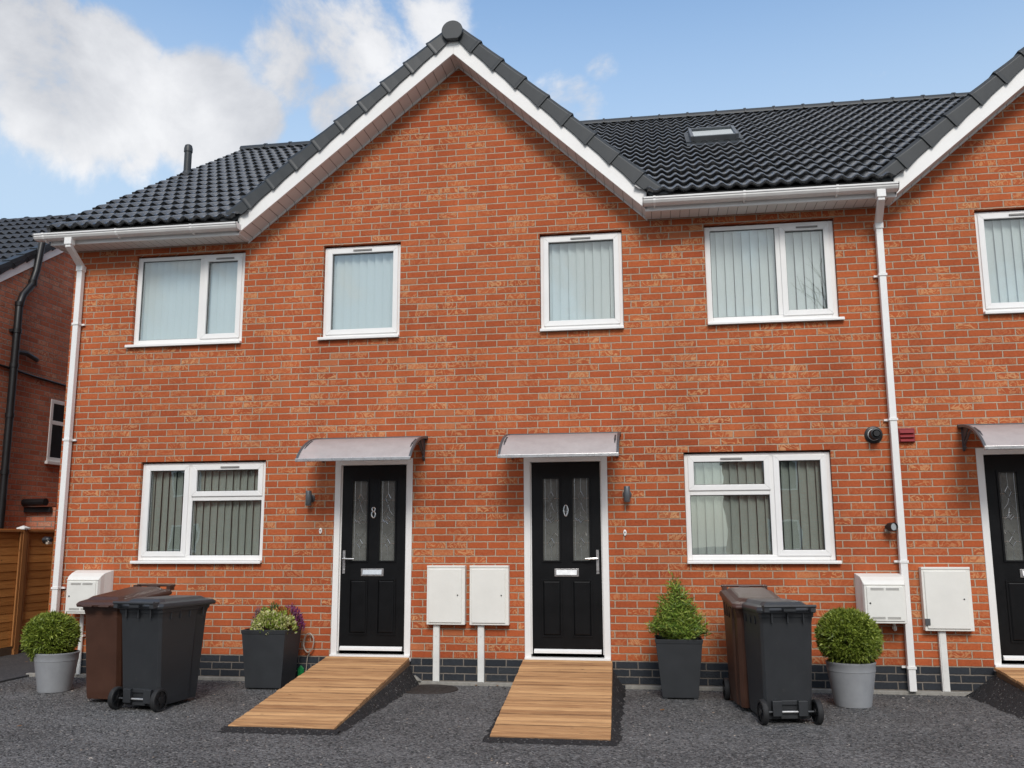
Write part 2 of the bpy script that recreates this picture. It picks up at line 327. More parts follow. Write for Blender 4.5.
def wood_mat(name, a, bcol, grain='x', scale=5, rough=.75, isl=.40, edge=False, knots=True):
    m, nt, b, N, L = newmat(name); M = mathn(nt); tc = N('ShaderNodeTexCoord'); geo = N('ShaderNodeNewGeometry')
    off = N('ShaderNodeCombineXYZ'); r7 = M('MULTIPLY', geo.outputs['Random Per Island'], 37.0); L(r7, off.inputs[0]); L(r7, off.inputs[1])
    ad = N('ShaderNodeVectorMath'); ad.operation = 'ADD'; L(tc.outputs['Object'], ad.inputs[0]); L(off.outputs[0], ad.inputs[1])
    mp = N('ShaderNodeMapping'); mp.inputs['Scale'].default_value = {'x': (1, 14, 14), 'y': (14, 1, 14), 'z': (14, 14, 1)}[grain]; L(ad.outputs[0], mp.inputs[0])
    n = N('ShaderNodeTexNoise'); n.inputs['Scale'].default_value = scale; n.inputs['Detail'].default_value = 9; n.inputs['Roughness'].default_value = .62; n.inputs['Distortion'].default_value = .8; L(mp.outputs[0], n.inputs['Vector'])
    v = M('ADD', M('MULTIPLY', n.outputs[0], .70), M('MULTIPLY', geo.outputs['Random Per Island'], isl))
    r = N('ShaderNodeValToRGB'); e = r.color_ramp.elements; e[0].position = .3; e[1].position = .78; e[0].color = (*a, 1); e[1].color = (*bcol, 1); L(v, r.inputs[0]); out = r.outputs[0]
    if knots:
        vo = N('ShaderNodeTexVoronoi'); vo.inputs['Scale'].default_value = 4.2
        mp2 = N('ShaderNodeMapping'); mp2.inputs['Scale'].default_value = {'x': (1, 2.2, 2.2), 'y': (2.2, 1, 2.2), 'z': (2.2, 2.2, 1)}[grain]; L(ad.outputs[0], mp2.inputs[0]); L(mp2.outputs[0], vo.inputs['Vector'])
        k = N('ShaderNodeMapRange'); k.inputs['From Min'].default_value = .10; k.inputs['From Max'].default_value = .03; k.inputs['To Max'].default_value = .8; L(vo.outputs['Distance'], k.inputs[0])
        mx = N('ShaderNodeMix'); mx.data_type = 'RGBA'; L(k.outputs[0], mx.inputs[0]); L(out, mx.inputs[6]); mx.inputs[7].default_value = (*[c * .28 for c in a], 1); out = mx.outputs[2]
    if edge:      # weathered board edges, with gap and groove shade painted into the colour
        sy = N('ShaderNodeSeparateXYZ'); L(tc.outputs['Object'], sy.inputs[0]); fy = M('FRACT', M('DIVIDE', M('ADD', sy.outputs[1], 10.052), .1))
        d0 = M('SUBTRACT', .5, M('ABSOLUTE', M('SUBTRACT', fy, .5))); d1 = M('ABSOLUTE', M('SUBTRACT', d0, .35))
        a0 = N('ShaderNodeMapRange'); a0.inputs['From Min'].default_value = .13; a0.inputs['From Max'].default_value = .02; a0.inputs['To Max'].default_value = .7; L(M('ADD', d0, M('MULTIPLY', M('SUBTRACT', n.outputs[0], .5), .22)), a0.inputs[0])
        a1 = N('ShaderNodeMapRange'); a1.inputs['From Min'].default_value = .06; a1.inputs['From Max'].default_value = .01; a1.inputs['To Max'].default_value = .35; L(d1, a1.inputs[0])
        me_ = N('ShaderNodeMix'); me_.data_type = 'RGBA'; L(M('MAXIMUM', a0.outputs[0], a1.outputs[0]), me_.inputs[0]); L(out, me_.inputs[6]); me_.inputs[7].default_value = (.075, .042, .022, 1); out = me_.outputs[2]
    L(out, b.inputs['Base Color']); b.inputs['Roughness'].default_value = rough
    bp = N('ShaderNodeBump'); bp.inputs['Distance'].default_value = .003; L(n.outputs[0], bp.inputs['Height']); L(bp.outputs[0], b.inputs['Normal'])
    return m
M_deck = wood_mat('treated_softwood', (.33, .155, .060), (.80, .47, .215), 'x', scale=2.6, isl=.24, edge=True)
M_deckside = wood_mat('dark_stained_softwood', (.10, .06, .035), (.22, .13, .07), 'y')
M_fence = wood_mat('orange_stained_fence_wood', (.40, .155, .034), (.68, .30, .08), 'y', scale=2.5)
M_post = wood_mat('orange_stained_post', (.27, .105, .028), (.48, .21, .065), 'z', scale=2.5)
M_gravelboard = wood_mat('weathered_brown_board', (.07, .045, .03), (.14, .09, .055), 'y')

def ground_mat(name, c0, c1, speck=.5, sc_=1.0, bump=.02):
    m, nt, b, N, L = newmat(name); M = mathn(nt); tc = N('ShaderNodeTexCoord')
    vo = N('ShaderNodeTexVoronoi'); vo.inputs['Scale'].default_value = 75 * sc_; vo.inputs['Randomness'].default_value = 1
    n = N('ShaderNodeTexNoise'); n.inputs['Scale'].default_value = 60 * sc_; n.inputs['Detail'].default_value = 6; n.inputs['Distortion'].default_value = 1.5
    nl = N('ShaderNodeTexNoise'); nl.inputs['Scale'].default_value = 1.1; nl.inputs['Detail'].default_value = 5
    for q in (vo, n, nl): L(tc.outputs['Object'], q.inputs['Vector'])
    s3 = N('ShaderNodeSeparateXYZ'); L(vo.outputs['Color'], s3.inputs[0])
    v = M('ADD', M('ADD', M('MULTIPLY', s3.outputs[0], .45), M('MULTIPLY', n.outputs[0], .45)), M('MULTIPLY', M('SUBTRACT', nl.outputs[0], .5), .45))
    r = N('ShaderNodeValToRGB'); e = r.color_ramp.elements; e[0].position = .2; e[1].position = .8; e[0].color = (*c0, 1); e[1].color = (*c1, 1); L(v, r.inputs[0])
    sp = M('MULTIPLY', M('GREATER_THAN', s3.outputs[1], .955), speck)
    mx = N('ShaderNodeMix'); mx.data_type = 'RGBA'; L(sp, mx.inputs[0]); L(r.outputs[0], mx.inputs[6]); mx.inputs[7].default_value = (.48, .45, .42, 1)
    L(mx.outputs[2], b.inputs['Base Color']); b.inputs['Roughness'].default_value = .72; b.inputs['Specular IOR Level'].default_value = .45
    h = M('SUBTRACT', M('MULTIPLY', n.outputs[0], .7), M('MULTIPLY', vo.outputs['Distance'], .9))
    bp = N('ShaderNodeBump'); bp.inputs['Distance'].default_value = bump; bp.inputs['Strength'].default_value = 1; L(h, bp.inputs['Height']); L(bp.outputs[0], b.inputs['Normal'])
    return m
M_ground = ground_mat('coarse_asphalt', (.026, .026, .026), (.285, .28, .275), sc_=.85, bump=.024)
M_fresh = ground_mat('fresh_dark_asphalt', (.008, .008, .009), (.036, .036, .038), speck=.25, bump=.02)
M_path = ground_mat('dark_grey_paving', (.040, .040, .042), (.075, .074, .074), speck=.1, sc_=.6, bump=.004)

def chip_mat():
    m, nt, b, N, L = newmat('loose_stone_chips'); geo = N('ShaderNodeNewGeometry')
    r = N('ShaderNodeValToRGB'); e = r.color_ramp.elements; e[0].position = 0; e[0].color = (.03, .03, .03, 1); e[1].position = 1; e[1].color = (.5, .46, .42, 1)
    for p, c in ((.45, (.05, .049, .05)), (.80, (.12, .117, .115)), (.975, (.20, .19, .18)), (.992, (.30, .22, .16))):
        q = e.new(p); q.color = (*c, 1)
    L(geo.outputs['Random Per Island'], r.inputs[0]); L(r.outputs[0], b.inputs['Base Color']); b.inputs['Roughness'].default_value = .75
    return m
M_chip = chip_mat()

def leaf_mat(name, cols, rough=.5, trans=.25):
    m, nt, b, N, L = newmat(name); geo = N('ShaderNodeNewGeometry'); out = nt.nodes['Material Output']
    r = N('ShaderNodeValToRGB'); e = r.color_ramp.elements; e[0].position = 0; e[0].color = (*cols[0], 1); e[1].position = 1; e[1].color = (*cols[-1], 1)
    for i, c in enumerate(cols[1:-1]): q = e.new((i + 1) / (len(cols) - 1)); q.color = (*c, 1)
    L(geo.outputs['Random Per Island'], r.inputs[0]); L(r.outputs[0], b.inputs['Base Color']); b.inputs['Roughness'].default_value = rough
    tl = N('ShaderNodeBsdfTranslucent'); L(r.outputs[0], tl.inputs[0])
    mx = N('ShaderNodeMixShader'); mx.inputs[0].default_value = trans; L(b.outputs[0], mx.inputs[1]); L(tl.outputs[0], mx.inputs[2]); L(mx.outputs[0], out.inputs[0])
    return m
M_leafball = leaf_mat('conifer_green', [(.08, .12, .014), (.16, .22, .025), (.25, .32, .04), (.38, .44, .08)])
M_leafcone = leaf_mat('bright_shrub_green', [(.07, .13, .018), (.15, .25, .03), (.27, .38, .05), (.42, .48, .10)])
M_leafdark = leaf_mat('dwarf_conifer_green', [(.02, .06, .012), (.05, .11, .02), (.09, .17, .03)])
M_lime = leaf_mat('variegated_yellow_green', [(.16, .26, .03), (.34, .40, .06), (.55, .55, .22), (.70, .66, .42)])
M_orange = leaf_mat('orange_tinged_leaves', [(.22, .24, .03), (.42, .28, .05), (.45, .14, .04), (.30, .05, .03)])
M_purple = leaf_mat('purple_heather', [(.10, .02, .08), (.20, .03, .14), (.28, .06, .20)])
M_lilac = leaf_mat('pale_lilac_heather', [(.16, .09, .10), (.26, .15, .17), (.36, .22, .24)])

# ---------------------------------------------------------------- ground
G = -.035
g = MB(); g.add([(-150, -150, G), (150, -150, G), (150, 200, G), (-150, 200, G)], [(0, 1, 2, 3)])
struct(g.build('asphalt_ground', M_ground))
g = MB(); g.box(-7.2, -5.13, -7, 12, G - .02, G + .012); g.box(-5.13, -4.96, .0, 12, G - .02, G + .012)     # paved side passage
struct(g.build('side_path', M_path))
g = MB(); g.box(-5.13, -5.085, -7, -.004, G - .05, G + .022); struct(g.build('path_edging', M_path, bevel=.004))
g = MB(); g.box(-5.13, -4.965, -.06, -.002, G - .05, G + .035); struct(g.build('path_kerb', M_concrete, bevel=.006))
def chips():
    m = MB(); rnd = random.Random(3)
    for i in range(26000):
        y = -9 + 9.1 * (rnd.random() ** .8); x = rnd.uniform(-5.2, 7.5)
        if y > -.03 or x < -5.06: continue
        if -1.75 < x < -.55 and y > -2.7: continue
        if .32 < x < 1.62 and y > -2.75: continue
        s = rnd.uniform(.0025, .0065); a = rnd.uniform(0, pi); ex = rnd.uniform(1, 2.1)
        ca, sa = cos(a), sin(a); pts = []
        for dz, k in ((0, 1), (.9, .6)):
            for px, py in ((-1, -1), (1, -1), (1, 1), (-1, 1)):
                ux = px * k * s * ex * rnd.uniform(.7, 1.2); uy = py * k * s * rnd.uniform(.7, 1.2)
                pts.append((x + ux * ca - uy * sa, y + ux * sa + uy * ca, G + dz * s * 1.1 + .0005))
        m.add(pts, [(4, 5, 6, 7), (0, 1, 5, 4), (1, 2, 6, 5), (2, 3, 7, 6), (3, 0, 4, 7)])
    o = m.build('stone_chips', M_chip, recalc=False); o['kind'] = 'stuff'; o['label'] = 'loose dark and pale stone chips scattered over the asphalt'; o['category'] = 'gravel'
chips()

# ---------------------------------------------------------------- the terrace
H = thing('brick_terrace', 'terrace of new red brick houses with a central gable and dark tiled roof', 'house')
XL, XR = -4.95, 9.55
SOFF = 4.885
def gzl(x): return 6.867 - .794 * (-.257 - x)          # underside of the gable boards
def gzr(x): return 6.867 - .938 * (x + .257)
AX, AZ = -.257, 6.867
GL, GR = AX - (AZ - SOFF) / .794, AX + (AZ - SOFF) / .938
BX = 6.72; BZ = 4.90 + .82 * (BX - 4.37)
B_L, B_R = BX - (BZ - SOFF) / .82, BX + (BZ - SOFF) / .938

WIN = [  # x0, x1, z0, z1
 (-4.16, -2.786, 3.675, 4.79), (-1.832, -.918, 3.675, 4.79), (.667, 1.575, 3.675, 4.79), (2.455, 3.801, 3.675, 4.79), (5.197, 6.10, 3.675, 4.79),
 (-3.935, -2.43, 1.200, 2.335), (2.155, 3.625, 1.200, 2.335)]
DOOR = [(-1.619, -.740, .180, 2.325), (.474, 1.362, .180, 2.325), (5.003, 5.885, .180, 2.325)]
def wall_sheet(m, x0, x1, z0, z1, holes, y=0, rev=.12):
    xs = sorted({x0, x1, *[min(max(v, x0), x1) for h in holes for v in h[:2]]}); zs = sorted({z0, z1, *[min(max(v, z0), z1) for h in holes for v in h[2:]]})
    for i in range(len(xs) - 1):
        for j in range(len(zs) - 1):
            cx, cz = (xs[i] + xs[i+1]) / 2, (zs[j] + zs[j+1]) / 2
            if any(h[0] < cx < h[1] and h[2] < cz < h[3] for h in holes): continue
            m.add([(xs[i], y, zs[j]), (xs[i+1], y, zs[j]), (xs[i+1], y, zs[j+1]), (xs[i], y, zs[j+1])], [(0, 1, 2, 3)])
    for h in holes:
        a, b, c, d = max(h[0], x0), min(h[1], x1), max(h[2], z0), min(h[3], z1)
        if a >= b or c >= d: continue
        if h[0] > x0: m.add([(a, y, c), (a, y, d), (a, y + rev, d), (a, y + rev, c)], [(0, 1, 2, 3)])
        if h[1] < x1: m.add([(b, y, c), (b, y + rev, c), (b, y + rev, d), (b, y, d)], [(0, 1, 2, 3)])
        if h[3] <= z1: m.add([(a, y, d), (b, y, d), (b, y + rev, d), (a, y + rev, d)], [(0, 1, 2, 3)])
        if h[2] >= z0: m.add([(a, y, c), (a, y + rev, c), (b, y + rev, c), (b, y, c)], [(0, 1, 2, 3)])
m = MB(); wall_sheet(m, XL, XR, .225, SOFF + .015, WIN + DOOR)
m.add([(GL, 0, SOFF + .015), (GR, 0, SOFF + .015), (AX, 0, AZ + .015)], [(0, 1, 2)])
m.add([(B_L, 0, SOFF + .015), (B_R, 0, SOFF + .015), (BX, 0, BZ + .015)], [(0, 1, 2)])
m.add([(XL, 0, .225), (XL, 0, 5.2), (XL, 10, 5.2), (XL, 10, .225)], [(0, 1, 2, 3)])
m.add([(XL, -.0, 5.2), (XL, 10, 5.2), (XL, 5, 8.25)], [(0, 1, 2)])
m.add([(XR, 0, .225), (XR, 0, 5.2), (XR, 10, 5.2), (XR, 10, .225)], [(0, 1, 2, 3)])
m.add([(XR, 0, 5.2), (XR, 10, 5.2), (XR, 5, 8.25)], [(0, 1, 2)])
m.add([(XL, 10, .225), (XL, 10, 5.2), (XR, 10, 5.2), (XR, 10, .225)], [(0, 1, 2, 3)])
m.build('wall', M_brick, H, recalc=False)
m = MB(); wall_sheet(m, XL, XR, -.06, .225, DOOR)
m.add([(XL, 0, -.06), (XL, 0, .225), (XL, 10, .225), (XL, 10, -.06)], [(0, 1, 2, 3)])
m.add([(XR, 0, -.06), (XR, 0, .225), (XR, 10, .225), (XR, 10, -.06)], [(0, 1, 2, 3)])
m.build('plinth', M_blue, H, recalc=False, label='dark blue brick plinth three courses high')
# pale footing strip at the foot of the wall, broken at the ramps
m = MB()
for a, b in ((-4.95, -1.72), (-.66, .40), (1.50, 4.93), (6.0, 9.5)): m.box(a, b, -.055, -.002, -.06, -.002)
for x in (-.66, 4.90):
    m.prism([(x-.02, -.0), (x+.06, -.0), (x-.02, .06)], 'y', -.075, -.02)
m.build('footing', M_concrete, H, bevel=.006)
# inner shell so that the rooms are real and dim
m = MB(); m.box(XL + .1, XR - .1, 4.0, 4.1, 0, 5); m.box(XL + .1, XR - .1, .1, 4.0, 2.52, 2.62); m.box(XL + .1, XR - .1, .1, 4.0, 5.0, 5.06)
for x in (XL + .1, -.18, 2.0, 4.2): m.box(x, x + .1, .1, 4.0, .1, 5.0)
m.box(XL+.2, XR - .1, .1, 4.0, .05, .14)
m.build('interior_partition', M_plaster, H)

# ----- tiled slopes: real overlapping courses with rolls
def tiled(m, O, U, V, Nn, lu, lv, gauge=.33, pitch=.15, keep=None, seed=1, roll=.036, lip=.038, per=10):
    rnd = random.Random(seed); O, U, V, Nn = map(Vector, (O, U, V, Nn))
    nu = int(round(lu / pitch * per)); nr = int(math.ceil(lv / gauge)); lines = []
    for k in range(nr):
        jit = [rnd.uniform(-.004, .004) for _ in range(int(lu / (pitch * 2)) + 3)]
        v0, v1 = k * gauge, min((k + 1) * gauge, lv)
        for v, base, fl in ((v0 + .03, -.012, 0), (v0 + .004, lip - .012, 1), (v0, lip - .002, 1), (v0 + .012, lip + .002, 1), (v0 + .06, lip + .001, 1), (v1, 0, 1)):
            ln = []
            for i in range(nu + 1):
                u = lu * i / nu; t = (u / pitch) % 1
                s = .5 + .5 * cos(2 * pi * (t - .42)); s = s ** 1.35
                j = jit[int(u / (pitch * 2))] * fl
                ln.append(O + U * u + V * (v + j * 1.5) + Nn * (roll * s + base + j * .6))
            lines.append(ln)
    n = nu + 1; o = len(m.v); m.v += [tuple(p) for ln in lines for p in ln]
    for r in range(len(lines) - 1):
        for i in range(nu):
            if keep:
                c = (lines[r][i] + lines[r+1][i+1]) / 2
                if not keep(c): continue
            m.f.append((o + r*n + i, o + r*n + i + 1, o + (r+1)*n + i + 1, o + (r+1)*n + i))
SL = math.atan(.634); V_ = (0, cos(SL), sin(SL)); N_ = (0, -sin(SL), cos(SL))
EY, EZ = -.37, 5.035
RY = 4.52; LV = (RY - EY) / cos(SL)
def inside_gable(p):
    for ax, az, sl, sr in ((AX, AZ + .25, .794, .938), (BX, BZ + .25, .82, .938)):
        zg = az - (ax - p.x) * sl if p.x < ax else az - (p.x - ax) * sr
        if p.z < zg - .06 and zg > SOFF + .22: return True
    return False
SKY = (2.46, 3.09, 2.18, 2.84)   # x0,x1,y0,y1 of the rooflight on the slope
def keep_main(p):
    if inside_gable(p) and p.y < 4.2: return False
    if SKY[0] - .02 < p.x < SKY[1] + .02 and SKY[2] - .05 < p.y < SKY[3] + .05: return False
    return True
m = MB(); X0r = -5.08
tiled(m, (X0r, EY, EZ), (1, 0, 0), V_, N_, XR + .1 - X0r, LV, keep=keep_main)
roof = m.build('roof', M_tile, H, smooth=True, recalc=False, angle=50, label='dark grey profiled tile roof slope')
m = MB(); tiled(m, (XR + .1, 2 * RY - EY, EZ), (-1, 0, 0), (0, -cos(SL), sin(SL)), (0, sin(SL), cos(SL)), XR + .1 - X0r, LV, per=6, seed=5)
m.build('rear_roof', M_tile, H, smooth=True, recalc=False)
m = MB()   # gable roofs running back into the main slope
for ax, az, sl, sr, yb in ((AX, AZ, .794, .938, 3.6), (BX, BZ, .82, .938, 3.6)):
    top = az + .205
    for sgn, s in ((-1, sl), (1, sr)):
        a = math.atan(s); L_ = (az - SOFF - .0) / s / cos(a)
        foot = (ax + sgn * (az - SOFF) / s, 0, top - (az - SOFF))
        Vv = (-sgn * cos(a), 0, sin(a)); Nv = (sgn * sin(a), 0, cos(a))
        O_ = (foot[0], -.27 if sgn < 0 else yb, foot[2]); U_ = (0, 1, 0) if sgn < 0 else (0, -1, 0)
        if sgn > 0: O_ = (foot[0], yb, foot[2])
        tiled(m, O_, U_, Vv, Nv, yb + .27, L_, per=6, seed=9, keep=lambda p: p.z > EZ + .634 * (p.y - EY) - .10)
m.build('gable_roof', M_tile, H, smooth=True, recalc=False)
# under-cloak/felt below the tiles, so that the eaves are closed
for ua, ub in ((X0r + .03, GL - .05), (GR + .05, B_L - .05)):
    m = MB(); m.prism([(-.30, 5.0), (-.36, 5.02), (RY, EZ + .634 * (RY - EY) - .03), (RY, EZ + .634 * (RY - EY) - .09)], 'x', ua, ub); m.build('roof_underlay', M_dark_felt, H)
# ridge tiles: half rounds with small raised joints
m = MB(); zr = EZ + .634 * (RY - EY) - .005; x = X0r - .02
while x < XR + .1:
    def half(r, xx, z): return [Vector((xx, RY + r * 1.25 * cos(t), z + r * sin(t))) for t in [pi * k / 10 for k in range(11)]]
    m.loft([half(.105, x, zr), half(.105, x + .44, zr)])
    m.loft([half(.118, x + .43, zr), half(.118, x + .455, zr)])
    m.lathe([(.018, 0), (.018, .012), (.008, .018)], 8, (x + .44, RY, zr + .115))
    x += .45
m.build('ridge_tile', M_verge, H, smooth=True, label='line of half round grey ridge tiles')
# left verge edge: tile ends cast a stepped side
m = MB(); k = 0
while k * .33 < LV - .1:
    v = k * .33; p = Vector((X0r - .012, EY, EZ)) + Vector(V_) * v
    q = p + Vector(V_) * .345; n_ = Vector(N_)
    m.loft([[p - n_ * .07, q - n_ * .07, q + n_ * .022, p + n_ * .055], [Vector((.045, 0, 0)) + t for t in (p - n_ * .07, q - n_ * .07, q + n_ * .022, p + n_ * .055)]])
    k += 1
m.build('verge_trim', M_tile, H)

# ----- gable boards, sloping soffits and dry verge units
def gable_trim(ax, az, sl, sr, tagl):
    bd, so, vg = MB(), MB(), MB()
    for sgn, s in ((-1, sl), (1, sr)):
        L_ = (az - SOFF) / s; fx, fz = ax + sgn * L_, SOFF
        h = .235
        bd.prism([(fx, fz), (ax, az), (ax, az + h), (fx, fz + h)] if sgn < 0 else [(ax, az), (fx, fz), (fx, fz + h), (ax, az + h)], 'y', -.300, -.278)
        a = math.atan(s)
        so.prism([(fx, fz + .004), (ax, az + .004), (ax, az + .024), (fx, fz + .024)] if sgn < 0 else [(ax, az + .004), (fx, fz + .004), (fx, fz + .024), (ax, az + .024)], 'y', -.277, -.002)
        so.prism([(fx, fz - .02), (ax, az - .02), (ax, az + .003), (fx, fz + .003)] if sgn < 0 else [(ax, az - .02), (fx, fz - .02), (fx, fz + .003), (ax, az + .003)], 'y', -.018, -.003)
        # verge units, each lapping the one below
        Ls = L_ / cos(a) + .24; n = int(round(Ls / .34)); st = Ls / n
        V = Vector((-sgn * cos(a), 0, sin(a))); Nn = Vector((sgn * sin(a), 0, cos(a)))
        O = Vector((fx, 0, fz)) - V * .06
        nb = .150 / 1.0
        for k in range(n):
            prof = []
            for t, lo, hi, pr in ((0, .118, .322, .014), (.05, .118, .322, .014), (.12, .124, .318, .010), (.5, .138, .310, .004), (1.05, .142, .304, .0)):
                prof.append((k * st + t * st, lo, hi, pr))
            rings = []
            for v, lo, hi, pr in prof:
                c = O + V * v + Vector((0, -pr, 0)); hi -= .012
                rings.append([c + Nn * lo + Vector((0, -.305, 0)), c + Nn * lo + Vector((0, -.318, 0)), c + Nn * (hi - .035) + Vector((0, -.325, 0)), c + Nn * hi + Vector((0, -.305, 0)), c + Nn * hi + Vector((0, -.17, 0)), c + Nn * (hi - .06) + Vector((0, -.17, 0)), c + Nn * (hi - .06) + Vector((0, -.290, 0))])
            vg.loft(rings)
    b = bd.build('bargeboard', M_fascia, H, bevel=.003); s_ = so.build('gable_soffit', M_soffit, H)
    vg.build('verge_cap', M_verge, H, bevel=.004)
    # round ridge end cap and its ridge
    m = MB(); R_ = .122; zc = az + .245
    ring = [(R_ * cos(t), R_ * sin(t)) for t in [radians(-58 + 296 * k / 28) for k in range(29)]]
    m.prism([(ax + p[0], zc + p[1]) for p in ring], 'y', -.375, -.30)
    b2 = m.build('ridge_end_cap', M_verge, H, bevel=.008)
    m = MB(); y = -.30
    while y < 3.3:
        def hf(r, yy): return [Vector((ax + r * cos(t), yy, zc - .03 + r * sin(t))) for t in [pi * k / 10 for k in range(11)]]
        m.loft([hf(.115, y), hf(.115, y + .44)]); m.loft([hf(.13, y + .43), hf(.13, y + .46)]); y += .45
    m.build('gable_ridge_tile', M_verge, H, smooth=True)
gable_trim(AX, AZ, .794, .938, 'left'); gable_trim(BX, BZ, .82, .938, 'right')

# ----- eaves: soffit, fascia, gutter
def eaves(x0, x1, endl, endr):
    m = MB(); m.box(x0, x1, -.278, -.003, SOFF, SOFF + .012); m.build('soffit', M_soffit, H)
    m = MB(); m.box(x0, x1, -.30, -.280, SOFF - .016, SOFF + .15); m.build('fascia', M_gutter, H, bevel=.003)
    a, b = x0 - endl, x1 + endr
    prof = [(-.302, 4.985), (-.302, 4.925), (-.32, 4.914), (-.38, 4.914), (-.402, 4.925), (-.418, 4.948), (-.418, 4.965), (-.428, 4.968), (-.428, 4.985),
            (-.412, 4.985), (-.412, 4.95), (-.392, 4.922), (-.325, 4.922), (-.310, 4.932), (-.310, 4.985)]
    m = MB(); m.prism(prof, 'x', a, b)
    cap = prof[:9]
    m.prism(cap, 'x', a - .004, a + .006); m.prism(cap, 'x', b - .006, b + .004)
    gt = m.build('gutter', M_gutter, H, smooth=True, angle=25)
    k = 0; x = a + .12
    while x < b:
        q = MB(); big = [(p[0] - .004 if p[0] < -.31 else p[0], p[1] - .004 if p[1] < 4.95 else p[1] + .003) for p in prof[:9]]
        q.prism(big, 'x', x - .012, x + .012); q.box(x - .006, x + .006, -.36, -.302, 4.896, 4.911)
        q.build('gutter_clip', M_upvc, gt); x += .92
eaves(X0r + .02, GL + .02, .165, .02); eaves(GR - .02, B_L + .02, .02, -.0)
# boxed end of the left eave
m = MB(); m.box(X0r - .0, X0r + .018, -.30, .05, SOFF - .012, 5.05); m.build('eaves_box_end', M_gutter, H)

def downpipe(x, xo, ztop=4.912):
    w_ = .034; m = MB()
    def sq(c, ax1, ax2): return [c + ax1 * a * w_ + ax2 * b * w_ for a, b in ((-1, -1), (1, -1), (1, 1), (-1, 1))]
    X = Vector((1, 0, 0)); Y = Vector((0, 1, 0)); Z = Vector((0, 0, 1))
    T = Vector((xo, -.365, ztop)); A = Vector((xo, -.365, ztop - .09)); B = Vector((x, -.062, ztop - .24)); C_ = Vector((x, -.062, .0 if x > 0 else 0))
    m.loft([sq(T, X, Y), sq(A, X, (Y + Z * .3).normalized()), sq(B, X, (Y + Z * .3).normalized()), sq(C_, X, Y)])
    m.box(xo - .044, xo + .044, -.41, -.322, ztop - .07, ztop + .012)
    m.box(x - .041, x + .041, -.104, -.02, ztop - .30, ztop - .23)
    d = m.build('downpipe', M_upvc, H, bevel=.006)
    return d
def pipe_clip(d, x, z, side=1):
    q = MB(); q.box(x - .042, x + .042, -.103, -.003, z - .012, z + .012); q.box(x + side * .04, x + side * .075, -.03, -.004, z - .01, z + .01); q.build('pipe_clip', M_upvc, d)
d = downpipe(-4.83, -4.79)
for z in (3.97, 2.6, .93): pipe_clip(d, -4.83, z)
d = downpipe(4.232, 4.20)
for z in (4.12, 2.62, 1.22, .22): pipe_clip(d, 4.232, z, -1)

